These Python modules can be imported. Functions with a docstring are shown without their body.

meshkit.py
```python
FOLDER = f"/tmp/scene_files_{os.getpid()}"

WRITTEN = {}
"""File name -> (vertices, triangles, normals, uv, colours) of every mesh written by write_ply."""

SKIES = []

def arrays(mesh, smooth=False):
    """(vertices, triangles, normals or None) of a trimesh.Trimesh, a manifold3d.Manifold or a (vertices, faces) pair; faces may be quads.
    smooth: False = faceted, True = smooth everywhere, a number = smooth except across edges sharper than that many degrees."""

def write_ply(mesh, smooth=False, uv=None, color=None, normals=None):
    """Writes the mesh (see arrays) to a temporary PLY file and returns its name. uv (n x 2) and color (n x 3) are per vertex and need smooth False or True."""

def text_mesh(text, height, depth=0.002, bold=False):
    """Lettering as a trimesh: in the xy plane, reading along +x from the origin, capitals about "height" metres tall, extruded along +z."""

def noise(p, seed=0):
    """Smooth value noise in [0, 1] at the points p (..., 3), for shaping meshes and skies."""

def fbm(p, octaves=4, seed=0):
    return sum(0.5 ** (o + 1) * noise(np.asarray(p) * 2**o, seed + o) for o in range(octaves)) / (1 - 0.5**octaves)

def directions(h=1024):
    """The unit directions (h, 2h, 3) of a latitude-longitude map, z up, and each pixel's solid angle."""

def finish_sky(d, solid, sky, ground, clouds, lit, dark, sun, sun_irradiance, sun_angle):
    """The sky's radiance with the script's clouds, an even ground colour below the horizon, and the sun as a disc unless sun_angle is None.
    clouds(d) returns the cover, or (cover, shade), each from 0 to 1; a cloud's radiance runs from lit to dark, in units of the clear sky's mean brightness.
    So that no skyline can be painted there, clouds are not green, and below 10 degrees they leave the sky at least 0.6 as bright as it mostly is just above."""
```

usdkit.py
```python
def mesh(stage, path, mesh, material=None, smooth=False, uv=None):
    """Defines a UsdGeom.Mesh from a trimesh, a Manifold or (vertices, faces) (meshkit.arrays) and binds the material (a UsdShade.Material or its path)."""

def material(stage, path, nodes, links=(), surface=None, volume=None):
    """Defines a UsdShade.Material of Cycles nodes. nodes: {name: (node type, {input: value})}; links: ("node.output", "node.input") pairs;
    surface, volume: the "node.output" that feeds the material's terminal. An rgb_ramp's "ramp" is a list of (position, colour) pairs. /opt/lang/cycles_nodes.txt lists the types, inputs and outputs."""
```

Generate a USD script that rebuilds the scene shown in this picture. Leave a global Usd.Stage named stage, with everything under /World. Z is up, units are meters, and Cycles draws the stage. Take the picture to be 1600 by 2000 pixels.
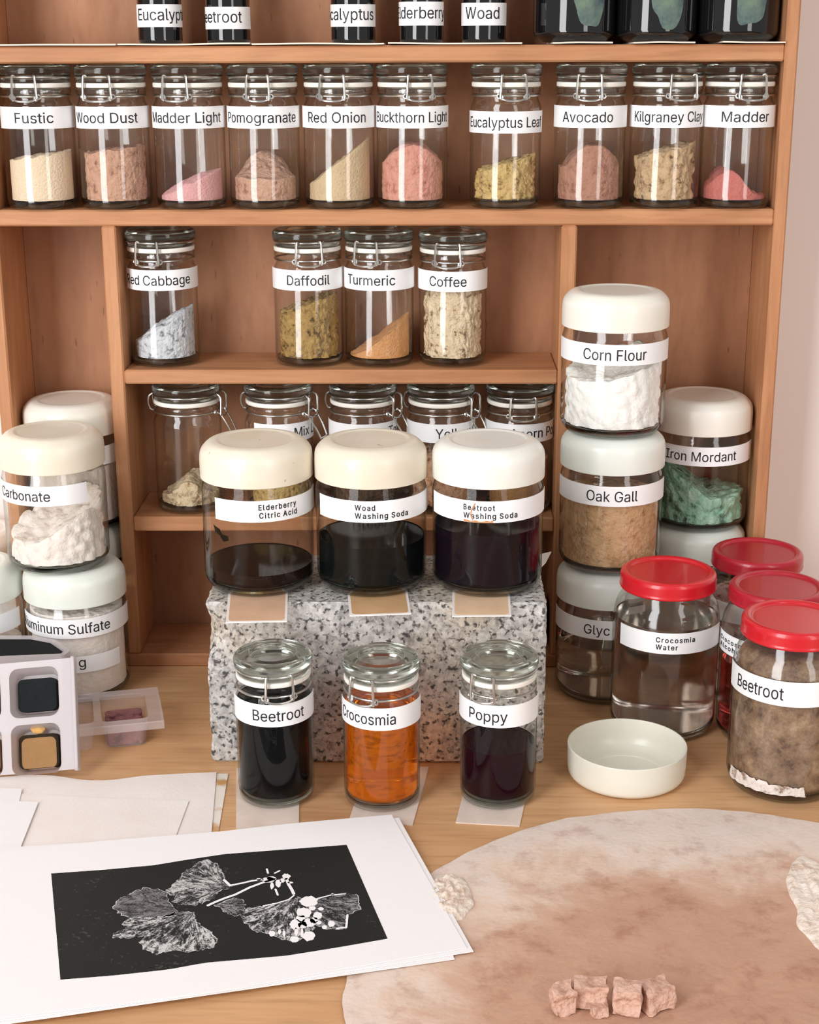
import math, random
import numpy as np, trimesh, usdkit, meshkit
from shapely.geometry import Polygon, LineString, Point
from shapely import affinity
from scipy.spatial import cKDTree
from pxr import Usd, UsdGeom, UsdLux, UsdShade, Gf, Sdf, Vt

random.seed(7)
stage = Usd.Stage.CreateInMemory()
UsdGeom.SetStageUpAxis(stage, 'Z')
UsdGeom.Xform.Define(stage, '/World')

# ------------------------------------------------------------------ camera
TH, YAW, ROLL, F = math.radians(17.1), math.radians(-.88), math.radians(-.19), 3000.0
CAM = np.array([0, -1.09, .46])
fw = np.array([math.sin(YAW)*math.cos(TH), math.cos(YAW)*math.cos(TH), -math.sin(TH)])
_r = np.array([math.cos(YAW), -math.sin(YAW), 0.]); _u = np.cross(_r, fw)
RT = _r*math.cos(ROLL) + _u*math.sin(ROLL); UP = np.cross(RT, fw)
cam = UsdGeom.Camera.Define(stage, '/World/camera')
cam.CreateHorizontalApertureAttr(36.0); cam.CreateVerticalApertureAttr(45.0); cam.CreateFocalLengthAttr(36.0*F/1600)
cam.CreateClippingRangeAttr(Gf.Vec2f(.05, 50))
M = np.eye(4); M[0, :3], M[1, :3], M[2, :3], M[3, :3] = RT, UP, -fw, CAM
cam.AddTransformOp().Set(Gf.Matrix4d(M.tolist()))
cam.CreateExposureAttr(0.34)

# ------------------------------------------------------------------ light: two tall windows behind the photographer, soft room light
def window_light(name, loc, target, w, h, power, color):
    l = UsdLux.RectLight.Define(stage, '/World/' + name)
    z = np.array(loc, float) - np.array(target, float); z /= np.linalg.norm(z)
    x = np.cross([0, 0, 1], z); x /= np.linalg.norm(x); y = np.cross(z, x)
    m = np.eye(4); m[0, :3], m[1, :3], m[2, :3], m[3, :3] = x, y, z, loc
    l.AddTransformOp().Set(Gf.Matrix4d(m.tolist()))
    l.CreateWidthAttr(w); l.CreateHeightAttr(h); l.CreateIntensityAttr(power); l.CreateColorAttr(Gf.Vec3f(*color))
window_light('window_light_left', (-1.30, -1.95, 1.00), (-.1, 0, .75), .80, 2.8, 7.4, (.97, .985, 1))
window_light('window_light_right', (1.25, -2.1, 1.20), (.1, 0, .75), .50, 2.8, 3.5, (1, .97, .94))
dome = UsdLux.DomeLight.Define(stage, '/World/room_light')
dome.CreateIntensityAttr(.10); dome.CreateColorAttr(Gf.Vec3f(1, .95, .92))

# ------------------------------------------------------------------ pixel to point on a real plane
def ray(px, py): return fw + RT*(px-800)/F + UP*(1000-py)/F
def aty(px, py, y): d = ray(px, py); return CAM + d*(y-CAM[1])/d[1]
def atz(px, py, z): d = ray(px, py); return CAM + d*(z-CAM[2])/d[2]

# ------------------------------------------------------------------ prims
used = {}
def numbered(parent, name):
    k = (parent, name); n = used.get(k, -1) + 1; used[k] = n
    return f'{parent}/{name}' if n == 0 else f'{parent}/{name}_{n:03d}'
def tag(path, label=None, cat=None, group=None, kind=None):
    p = stage.GetPrimAtPath(path)
    for k, v in (('label', label), ('category', cat), ('group', group), ('kind', kind)):
        if v: p.SetCustomDataByKey(k, v)
    return path
def thing(name, label, cat, loc=(0, 0, 0), rot=(0, 0, 0), scale=(1, 1, 1), group=None):
    p = numbered('/World', name); x = UsdGeom.Xform.Define(stage, p)
    x.AddTranslateOp().Set(Gf.Vec3d(*map(float, loc)))
    if any(rot): x.AddRotateXYZOp().Set(Gf.Vec3f(*map(float, rot)))
    if tuple(scale) != (1, 1, 1): x.AddScaleOp().Set(Gf.Vec3f(*map(float, scale)))
    return tag(p, label, cat, group)
_cache = {}
def part(parent, name, mesh, mat, label=None, kind=None, smooth=32, key=None):
    p = numbered(parent, name)
    if key is not None and key in _cache: v, f, n = _cache[key]
    else:
        v, f, n = meshkit.arrays(mesh() if callable(mesh) else mesh, smooth)
        if key is not None: _cache[key] = (v, f, n)
    m = UsdGeom.Mesh.Define(stage, p)
    m.CreatePointsAttr(Vt.Vec3fArray.FromNumpy(v.astype(np.float32)))
    m.CreateFaceVertexCountsAttr(Vt.IntArray.FromNumpy(np.full(len(f), 3, np.int32)))
    m.CreateFaceVertexIndicesAttr(Vt.IntArray.FromNumpy(f.astype(np.int32).ravel()))
    m.CreateSubdivisionSchemeAttr('none')
    if n is not None:
        m.CreateNormalsAttr(Vt.Vec3fArray.FromNumpy(n.astype(np.float32))); m.SetNormalsInterpolation('vertex')
    UsdShade.MaterialBindingAPI.Apply(m.GetPrim()).Bind(mat)
    if label or kind: tag(p, label, None, None, kind)
    return p
def single(name, mesh, mat, label, cat, group=None, kind=None, loc=None, rot=None, smooth=32, key=None):
    p = part('/World', name, mesh, mat, None, None, smooth, key)
    x = UsdGeom.Xformable(stage.GetPrimAtPath(p))
    if loc is not None: x.AddTranslateOp().Set(Gf.Vec3d(*map(float, loc)))
    if rot is not None: x.AddRotateXYZOp().Set(Gf.Vec3f(*map(float, rot)))
    return tag(p, label, cat, group, kind)
def struct(name, mesh, mat): return tag(part('/World', name, mesh, mat), kind='structure')

# ------------------------------------------------------------------ shapes
def box(lo, hi, b=.0012):
    lo, hi = np.array(lo, float), np.array(hi, float); pts = []
    for i in range(8):
        s = [(i >> k) & 1 for k in range(3)]
        c = np.array([hi[k] if s[k] else lo[k] for k in range(3)]); inn = np.array([-b if s[k] else b for k in range(3)])
        for k in range(3):
            q = c + inn; q[k] = c[k]; pts.append(q)
    return trimesh.convex.convex_hull(np.array(pts))
def fillet(pts, n=5):
    """profile of (r, z[, radius]) with rounded corners"""
    out = []
    for i, p in enumerate(pts):
        p0 = np.array(p[:2], float)
        if len(p) < 3 or i in (0, len(pts)-1): out.append(p0); continue
        a, b = np.array(pts[i-1][:2], float)-p0, np.array(pts[i+1][:2], float)-p0
        la, lb = np.linalg.norm(a), np.linalg.norm(b); d = min(p[2], la*.49, lb*.49)
        A, B = p0+a/la*d, p0+b/lb*d
        for t in np.linspace(0, 1, n): out.append((1-t)**2*A + 2*t*(1-t)*p0 + t*t*B)
    return np.array(out)
def lathe(profile, seg=72, r=None):
    pr = np.asarray(profile, float); n = len(pr); th = np.arange(seg)*2*math.pi/seg
    v = np.stack([pr[:, 0][:, None]*np.cos(th), pr[:, 0][:, None]*np.sin(th), np.repeat(pr[:, 1][:, None], seg, 1)], -1).reshape(-1, 3)
    i, j = np.meshgrid(np.arange(n-1), np.arange(seg), indexing='ij'); j2 = (j+1) % seg
    q = np.stack([i*seg+j, i*seg+j2, (i+1)*seg+j2, (i+1)*seg+j], -1).reshape(-1, 4)
    f = np.vstack([q[:, [0, 1, 2]], q[:, [0, 2, 3]]])
    m = trimesh.Trimesh(v, f, process=False); m.merge_vertices(); m.update_faces(m.nondegenerate_faces()); m.remove_unreferenced_vertices()
    return m
def tube(pts, rad, sides=8, closed=False):
    P = np.asarray(pts, float); n = len(P)
    T = (np.roll(P, -1, 0)-np.roll(P, 1, 0)) if closed else np.gradient(P, axis=0)
    T /= np.linalg.norm(T, axis=1, keepdims=True)
    up = np.array([0, 0, 1.]) if abs(T[0][2]) < .9 else np.array([1., 0, 0]); N = np.cross(T[0], up); N /= np.linalg.norm(N); fr = []
    for t in T:
        N = N - t*(N@t); N /= np.linalg.norm(N); fr.append((N.copy(), np.cross(t, N)))
    a = np.arange(sides)*2*math.pi/sides
    v = np.concatenate([P[k] + rad*(np.cos(a)[:, None]*fr[k][0] + np.sin(a)[:, None]*fr[k][1]) for k in range(n)])
    f = []
    for k in range(n if closed else n-1):
        k2 = (k+1) % n
        for s in range(sides):
            s2 = (s+1) % sides
            f += [[k*sides+s, k*sides+s2, k2*sides+s2], [k*sides+s, k2*sides+s2, k2*sides+s]]
    if not closed:
        for c, k in ((len(v), 0), (len(v)+1, n-1)):
            v = np.vstack([v, P[k]])
            for s in range(sides):
                s2 = (s+1) % sides; f.append([c, k*sides+s2, k*sides+s] if k == 0 else [c, k*sides+s, k*sides+s2])
    m = trimesh.Trimesh(v, np.array(f), process=False); m.fix_normals(); return m
def smoothline(pts, n=8):
    P = np.asarray(pts, float); Q = np.vstack([2*P[0]-P[1], P, 2*P[-1]-P[-2]]); out = []
    for i in range(1, len(Q)-2):
        for t in np.arange(n)/n:
            a, b, c, d = Q[i-1:i+3]
            out.append(.5*((2*b)+(-a+c)*t+(2*a-5*b+4*c-d)*t*t+(-a+3*b-3*c+d)*t**3))
    return np.array(out + [P[-1]])
def cat(ms): return trimesh.util.concatenate(ms)
def strip(R, a0, a1, z0, z1, th=.0003, n=48, tilt=0.):
    """a curved paper label on a cylinder; angle 0 faces -y, positive towards +x"""
    a = np.linspace(a0, a1, n); v = []
    for r in (R, R+th):
        for z in (z0, z1): v.append(np.stack([r*np.sin(a), -r*np.cos(a), z + tilt*a*R], -1))
    v = np.concatenate(v); g = lambda s, k: s*n+k; f = []
    for k in range(n-1):
        for s, t in ((2, 3), (3, 1), (1, 0), (0, 2)):
            f += [[g(s, k), g(s, k+1), g(t, k+1)], [g(s, k), g(t, k+1), g(t, k)]]
    for k, fl in ((0, 1), (n-1, 0)):
        q = [g(0, k), g(2, k), g(3, k), g(1, k)]
        f += [[q[0], q[1], q[2]], [q[0], q[2], q[3]]]
    m = trimesh.Trimesh(v, np.array(f), process=False); m.fix_normals(); return m
def bent_text(text, R, a0, z, cap, wf=1.0, a1=None, tilt=0., spacing=0.0, bold=False):
    """lettering bent round radius R; starts at angle a0 (or ends at a1)"""
    if spacing:
        ms, x = [], 0.
        for ch in text:
            if ch == ' ': x += cap*.45; continue
            m = meshkit.text_mesh(ch, cap, .00012, bold=bold); m.apply_translation([x-m.bounds[0][0], 0, 0]); x = m.bounds[1][0] + cap*spacing; ms.append(m)
        m = cat(ms)
    else: m = meshkit.text_mesh(text, cap, .00012, bold=bold)
    m.apply_translation([-m.bounds[0][0], 0, 0]); w = m.bounds[1][0]
    if a0 is not None and a1 is not None: wf = R*(a1-a0)/w
    m.apply_scale([wf, 1, 1]); w *= wf
    m = m.subdivide_to_size(max(.004, cap*.5), max_iter=6) if not spacing else m
    if a0 is None: a0 = a1 - w/R
    v = np.array(m.vertices); a = a0 + v[:, 0]/R; r = R + v[:, 2]
    return trimesh.Trimesh(np.stack([r*np.sin(a), -r*np.cos(a), z + v[:, 1] + tilt*a*R], -1), m.faces, process=False)
def fill_mound(R, z0, hfun, bumps=0., cell=.003, seed=1, nr=26, nt=96, nz=14):
    """powder in a jar: a floor at z0, a wall along the glass and a top of height hfun(x, y)"""
    th = np.arange(nt)*2*math.pi/nt; rr = np.linspace(0, 1, nr+1)[1:]
    v = [[0, 0, 0.]]
    for r in rr: v += [[R*r*math.cos(t), R*r*math.sin(t), 0] for t in th]
    v = np.array(v); n = meshkit.fbm(v*180+seed*3.1, 3, seed)-.5
    v[:, 2] = z0 + np.maximum(.0008, hfun(v[:, 0]/R, v[:, 1]/R) + n*.004)
    ntop = len(v); rimi = 1+(nr-1)*nt; rim = v[rimi:rimi+nt]; rows = [v]
    for k in range(1, nz+1):
        q = rim.copy(); q[:, 2] = rim[:, 2]*(1-k/nz) + z0*k/nz; rows.append(q)
    rows.append(np.array([[0, 0, z0]])); V = np.vstack(rows); f = []
    for j in range(nt): f.append([0, 1+j, 1+(j+1) % nt])
    for i in range(nr-1):
        for j in range(nt):
            a, b, c, d = 1+i*nt+j, 1+i*nt+(j+1) % nt, 1+(i+1)*nt+(j+1) % nt, 1+(i+1)*nt+j
            f += [[a, d, c], [a, c, b]]
    for k in range(nz):
        for j in range(nt):
            s0 = rimi if k == 0 else ntop+(k-1)*nt; s1 = ntop+k*nt
            a, b, c, d = s0+j, s0+(j+1) % nt, s1+(j+1) % nt, s1+j
            f += [[a, d, c], [a, c, b]]
    last = len(V)-1; s = ntop+(nz-1)*nt
    for j in range(nt): f.append([last, s+(j+1) % nt, s+j])
    m = trimesh.Trimesh(V, np.array(f), process=False); m.fix_normals()
    if bumps:
        rng = np.random.default_rng(seed); lo, hi = V.min(0), V.max(0)
        cnt = int(np.prod((hi-lo)/cell))+8; pts = lo+rng.random((cnt, 3))*(hi-lo)
        d = cKDTree(pts).query(V, k=2)[0]; crack = np.clip(1-(d[:, 1]-d[:, 0])/(cell*.45), 0, 1); lump = np.sqrt(np.maximum(0, 1-(d[:, 0]/cell)**2))
        r = np.linalg.norm(V[:, :2], axis=1, keepdims=True)+1e-9; wall = np.clip(r/R*3-2, 0, 1)
        V[:, :2] *= 1-(crack[:, None]*bumps*.9*wall)/np.maximum(r, 1e-4)
        V[:ntop, 2] += (lump[:ntop]-.5)*bumps*2.0
        V[:, 2] = np.maximum(V[:, 2], z0)
        m = trimesh.Trimesh(V, m.faces, process=False)
    return m
def sheet(top, bot, z, th=.0004, n=24, m=14, wave=None, bz=None):
    """a sheet of paper between two pixel edges, on the height z (bz(u,v) adds a curl)"""
    def res(pl, k):
        P = np.array(pl, float); s = np.r_[0, np.cumsum(np.linalg.norm(np.diff(P, axis=0), axis=1))]; t = np.linspace(0, s[-1], k)
        return np.stack([np.interp(t, s, P[:, 0]), np.interp(t, s, P[:, 1])], -1)
    A = np.array([atz(*p, z)[:2] for p in res(top, n)]); B = np.array([atz(*p, z)[:2] for p in res(bot, n)])
    G = A[:, None]*(1-np.linspace(0, 1, m))[None, :, None] + B[:, None]*np.linspace(0, 1, m)[None, :, None]
    uu, vv = np.meshgrid(np.linspace(0, 1, n), np.linspace(0, 1, m), indexing='ij'); dz = bz(uu, vv) if bz else np.zeros_like(uu)
    return grid_solid(np.dstack([G, z+dz]), th)
def grid_solid(G, th):
    n, m = G.shape[:2]; V = np.vstack([G.reshape(-1, 3), (G-[0, 0, th]).reshape(-1, 3)]); N = n*m; f = []
    i, j = np.meshgrid(np.arange(n-1), np.arange(m-1), indexing='ij'); i, j = i.ravel(), j.ravel()
    a, b, c, d = i*m+j, (i+1)*m+j, (i+1)*m+j+1, i*m+j+1
    f = [np.stack([a, b, c], 1), np.stack([a, c, d], 1), np.stack([a, c, b], 1)+N, np.stack([a, d, c], 1)+N]
    loop = [k*m for k in range(n)] + [(n-1)*m+k for k in range(1, m)] + [k*m+m-1 for k in range(n-2, -1, -1)] + [k for k in range(m-2, 0, -1)]
    L = np.array(loop); L2 = np.roll(L, -1)
    f += [np.stack([L, L+N, L2+N], 1), np.stack([L, L2+N, L2], 1)]
    t = trimesh.Trimesh(V, np.vstack(f), process=False); t.fix_normals()
    return t
def flat_poly(px, z, th=.00012, grow=0.):
    P = Polygon([atz(*p, z)[:2] for p in px]).buffer(grow)
    return poly_mesh(P, z, th)
def poly_mesh(P, z, th):
    g = getattr(P, 'geoms', [P]); ms = [trimesh.creation.extrude_polygon(q, th, engine='earcut') for q in g if q.area > 1e-9]
    m = cat(ms); m.apply_translation([0, 0, z]); return m

# ------------------------------------------------------------------ materials
def lin(c): return tuple(((x/255+.055)/1.055)**2.4 if x > 10 else x/255/12.92 for x in c)
_mats = {}
def mat(name, nodes, links=(), surface='p.BSDF'):
    if name not in _mats: _mats[name] = usdkit.material(stage, '/World/Looks/' + name, nodes, links, surface=surface)
    return _mats[name]
UsdGeom.Scope.Define(stage, '/World/Looks')
def plain(name, rgb, rough=.5, **kw): return mat(name, {'p': ('principled_bsdf', dict(base_color=lin(rgb), roughness=rough, **kw))})
def wood(name, light, dark, scale, rough=.5, fine=.35, flecks=0.):
    n = {'g': ('geometry', {}), 'm': ('mapping', {'scale': scale}), 'n': ('noise_texture', {'scale': 1.0, 'detail': 5, 'roughness': .62, 'distortion': .6}),
         'm2': ('mapping', {'scale': tuple(4.5*s for s in scale)}), 'n2': ('noise_texture', {'scale': 1.0, 'detail': 3}),
         'big': ('noise_texture', {'scale': 9.0, 'detail': 2}),
         'r': ('rgb_ramp', {'ramp': [(.28, lin(dark)), (.52, tuple((a+b)/2 for a, b in zip(lin(dark), lin(light)))), (.72, lin(light))]}),
         'r2': ('rgb_ramp', {'ramp': [(.32, (.66, .62, .58)), (.5, (.97, .97, .97)), (.7, (1, 1, 1))]}),
         'rb': ('rgb_ramp', {'ramp': [(.3, (.84, .81, .80)), (.65, (1.0, 1.0, 1.0))]}),
         'x': ('mix', {'mix_type': 'multiply', 'fac': fine}), 'y': ('mix', {'mix_type': 'multiply', 'fac': 1.0}),
         'b': ('bump', {'strength': .12, 'distance': .0008}), 'p': ('principled_bsdf', {'roughness': rough, 'specular_ior_level': .35})}
    l = [('g.position', 'm.vector'), ('m.vector', 'n.vector'), ('g.position', 'm2.vector'), ('m2.vector', 'n2.vector'), ('g.position', 'big.vector'), ('n.fac', 'r.fac'), ('n2.fac', 'r2.fac'),
         ('big.fac', 'rb.fac'), ('r.color', 'x.color1'), ('r2.color', 'x.color2'), ('x.color', 'y.color1'), ('rb.color', 'y.color2'), ('n2.fac', 'b.height'), ('b.normal', 'p.normal')]
    if flecks:
        n |= {'m3': ('mapping', {'scale': (230, 230, 62)}), 'n3': ('noise_texture', {'scale': 1.0, 'detail': 1}), 'r3': ('rgb_ramp', {'ramp': [(.74, (1, 1, 1)), (.79, (.42, .36, .32))]}),
              'z': ('mix', {'mix_type': 'multiply', 'fac': flecks})}
        l += [('g.position', 'm3.vector'), ('m3.vector', 'n3.vector'), ('n3.fac', 'r3.fac'), ('y.color', 'z.color1'), ('r3.color', 'z.color2'), ('z.color', 'p.base_color')]
    else: l.append(('y.color', 'p.base_color'))
    return mat(name, n, l)
WL, WD = (207, 152, 110), (180, 124, 85)
wood_x = wood('wood_along', WL, WD, (6, 70, 70))
wood_z = wood('wood_upright', WL, WD, (70, 70, 6))
wood_back = wood('wood_back', (184, 133, 98), (160, 111, 80), (26, 40, 7), flecks=.6, rough=.6)
pine = wood('pine_table', (231, 186, 138), (212, 161, 114), (5, 62, 40), rough=.42, fine=.45)

def glass_pane(name, clear=(.97, .975, .965), edge=(.36, .39, .37), rough=.015, base=.019):
    return mat(name, {'w': ('layer_weight', {'blend': .5}), 'r': ('rgb_ramp', {'ramp': [(0, clear), (.55, clear), (.8, tuple((a*.55+b*.45) for a, b in zip(clear, edge))), (1, edge)]}),
                      'pw': ('math', {'math_type': 'power', 'value2': 4.0}), 'ma': ('math', {'math_type': 'multiply_add', 'value2': .7, 'value3': base}),
                      't': ('transparent_bsdf', {}), 'g': ('glossy_bsdf', {'roughness': rough, 'color': (1, 1, 1)}), 'x': ('mix_closure', {})},
               [('w.facing', 'r.fac'), ('r.color', 't.color'), ('w.facing', 'pw.value1'), ('pw.value', 'ma.value1'), ('ma.value', 'x.fac'), ('t.BSDF', 'x.closure1'), ('g.BSDF', 'x.closure2')], 'x.closure')
glass = glass_pane('jar_glass', rough=.085, base=.062)
glass_ink = glass_pane('ink_jar_glass')
glass_old = glass_pane('jar_glass_greyish', (.93, .925, .90), (.34, .35, .32))
thick_glass = mat('thick_glass', {'g': ('glass_bsdf', {'color': (.87, .885, .86), 'roughness': .12, 'IOR': 1.48})}, surface='g.BSDF')
rubber = plain('white_rubber', (244, 240, 230), .45)
wire = mat('steel_wire', {'p': ('principled_bsdf', {'base_color': (.62, .61, .58), 'metallic': 1.0, 'roughness': .28})})
paper_label = plain('label_tape', (246, 246, 247), .38)
ink = plain('black_ink', (28, 28, 32), .5)
def plastic(name, a, b, spots=.0, rough=.3):
    n = {'c': ('geometry', {}), 'n': ('noise_texture', {'scale': 28.0, 'detail': 3}), 'r': ('rgb_ramp', {'ramp': [(.35, lin(a)), (.65, lin(b))]}),
         'n2': ('noise_texture', {'scale': 190.0, 'detail': 1}), 'r2': ('rgb_ramp', {'ramp': [(.765, (1, 1, 1)), (.80, (.35, .28, .2))]}), 'x': ('mix', {'mix_type': 'multiply', 'fac': spots}),
         'p': ('principled_bsdf', {'roughness': rough, 'subsurface_weight': .1, 'subsurface_scale': .004, 'subsurface_radius': (1, .8, .6)})}
    return mat(name, n, [('c.position', 'n.vector'), ('c.position', 'n2.vector'), ('n.fac', 'r.fac'), ('n2.fac', 'r2.fac'), ('r.color', 'x.color1'), ('r2.color', 'x.color2'), ('x.color', 'p.base_color')])
cream = plastic('cream_plastic', (243, 237, 222), (247, 242, 230), .0)
cream_worn = plastic('worn_cream_plastic', (234, 223, 199), (242, 233, 215), .6)
cream_white = plastic('ivory_plastic', (242, 240, 228), (246, 245, 236), .35)
cream_green = plastic('green_white_plastic', (232, 237, 226), (240, 243, 234), .0)
red_lid = plain('red_metal_lid', (206, 22, 36), .32, coat_weight=.4)
red_dark = plain('dark_red_metal_lid', (178, 24, 44), .36, coat_weight=.3)

def powder(name, a, b, scale=260., dark=None, rough=.95, bump=.5):
    ramp = [(.3, lin(a)), (.7, lin(b))] if dark is None else [(.34, lin(dark)), (.45, lin(a)), (.72, lin(b))]
    return mat(name, {'c': ('texture_coordinate', {}), 'n': ('noise_texture', {'scale': scale, 'detail': 4, 'roughness': .65}), 'r': ('rgb_ramp', {'ramp': ramp}),
                      'n2': ('noise_texture', {'scale': scale*2.2, 'detail': 3}), 'b': ('bump', {'strength': bump, 'distance': .0015 if dark is None else .003}), 'p': ('principled_bsdf', {'roughness': rough, 'specular_ior_level': .1})},
               [('c.object', 'n.vector'), ('c.object', 'n2.vector'), ('n.fac', 'r.fac'), ('r.color', 'p.base_color'), ('n2.fac', 'b.height'), ('b.normal', 'p.normal')])
def liquid(name, rgb, ior=1.34, rough=.0):
    return mat(name, {'p': ('principled_bsdf', {'base_color': rgb, 'transmission_weight': 1.0, 'ior': ior, 'roughness': rough})})
def dark_liquid(name, rgb): return mat(name, {'p': ('principled_bsdf', {'base_color': rgb, 'roughness': .06, 'ior': 1.4, 'specular_ior_level': .06})})
paper = mat('drawing_paper', {'g': ('geometry', {}), 'n': ('noise_texture', {'scale': 900.0, 'detail': 3}), 'b': ('bump', {'strength': .12, 'distance': .0004}), 'p': ('principled_bsdf', {'base_color': lin((246, 243, 243)), 'roughness': .8, 'specular_ior_level': .2})},
            [('g.position', 'n.vector'), ('n.fac', 'b.height'), ('b.normal', 'p.normal')])
paper_warm = mat('rag_paper', {'g': ('geometry', {}), 'n': ('noise_texture', {'scale': 500.0, 'detail': 3}), 'n2': ('noise_texture', {'scale': 30.0, 'detail': 3}), 'r': ('rgb_ramp', {'ramp': [(.3, lin((240, 229, 223))), (.7, lin((246, 238, 234)))]}),
             'b': ('bump', {'strength': .2, 'distance': .0005}), 'p': ('principled_bsdf', {'roughness': .85, 'specular_ior_level': .2})}, [('g.position', 'n.vector'), ('g.position', 'n2.vector'), ('n2.fac', 'r.fac'), ('r.color', 'p.base_color'), ('n.fac', 'b.height'), ('b.normal', 'p.normal')])

# ------------------------------------------------------------------ room, table, cabinet
wall_mat = mat('wall_paint', {'g': ('geometry', {}), 'n': ('noise_texture', {'scale': 220.0, 'detail': 3}), 'b': ('bump', {'strength': .08, 'distance': .001}), 'p': ('principled_bsdf', {'base_color': lin((244, 234, 229)), 'roughness': .8})},
               [('g.position', 'n.vector'), ('n.fac', 'b.height'), ('b.normal', 'p.normal')])
struct('wall_back', box((-2.5, .0745, -.76), (2.5, .20, 1.9), .001), wall_mat)
struct('floor', box((-2.5, -3.2, -.80), (2.5, .0745, -.75), .001), wood('floor_boards', (110, 84, 64), (84, 62, 46), (3, 20, 20)))
table = thing('table', 'pale pine table top of wide planks carrying the whole display', 'table')
ys = [-.78, -.64, -.474, -.31, -.145, .0, .074]
for y0, y1 in zip(ys[:-1], ys[1:]): part(table, 'plank', box((-.85, y0, -.03), (.85, y1, 0), .00008), pine)
for x in (-.8, .74):
    for y in (-.74, .01): part(table, 'leg', box((x, y, -.75), (x+.06, y+.06, -.03), .003), pine)

XL, XLi, XRi, XR = -.3163, -.3068, .2389, .2478
D = .066
S = {1: (.4563, .445), 2: (.3461, .3349), 3: (.2318, .2213), 4: (.1204, .1091)}
FLOORZ = .0105
cab = thing('shelf_cabinet', 'reddish brown wooden cabinet of open compartments holding the rows of labelled jars', 'cabinet')
part(cab, 'side_panel', box((XL, 0, 0), (XLi, D+.006, .60)), wood_z)
part(cab, 'side_panel', box((XRi, 0, 0), (XR, D+.006, .60)), wood_z)
part(cab, 'back_panel', box((XLi, D, 0), (XRi, D+.005, .60), .0005), wood_back)
part(cab, 'bottom_board', box((XLi, .0005, 0), (XRi, D, FLOORZ)), wood_x)
part(cab, 'top_board', box((XLi, .0005, .589), (XRi, D, .60)), wood_x)
AX0, AX1, BX0, BX1 = -.2336, -.2232, .0907, .1018
for k in (1, 2): part(cab, 'shelf', box((XLi, .0003, S[k][1]), (XRi, D, S[k][0])), wood_x)
for k in (3, 4): part(cab, 'shelf', box((AX1, .0003, S[k][1]), (BX0, D, S[k][0])), wood_x)
part(cab, 'divider', box((AX0, .0002, FLOORZ), (AX1, D, S[2][1])), wood_z)
part(cab, 'divider', box((BX0, .0002, FLOORZ), (BX1, D, S[2][1])), wood_z)

# granite block
def granite_block():
    P = [aty(400, 1178, -.163), aty(1069, 1178, -.163)]
    x0, x1 = P[0][0], P[1][0]; y0, y1, h = -.163, -.066, .1134
    m = box((x0, y0, 0), (x1, y1, h), .0018)
    m = m.subdivide_to_size(.004, max_iter=8); v = np.array(m.vertices)
    n = meshkit.fbm(v*170, 3, 3)-.5; n2 = meshkit.fbm(v*420+9, 2, 5)-.5
    edge = (np.abs(v[:, 0]-x0) < .003) | (np.abs(v[:, 0]-x1) < .003)
    v[:, 0] += np.where(edge, n*.0026, n2*.0006)
    v[:, 1] += np.where(np.abs(v[:, 1]-y0) < .003, n2*.0012, 0)
    chip = np.exp(-(((v[:, 0]-x0)/.010)**2 + ((v[:, 1]-y0)/.012)**2 + ((v[:, 2]-.092)/.013)**2)); v[:, 0] += chip*.005; v[:, 1] += chip*.006
    m = trimesh.Trimesh(v, m.faces, process=False); return m
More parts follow.
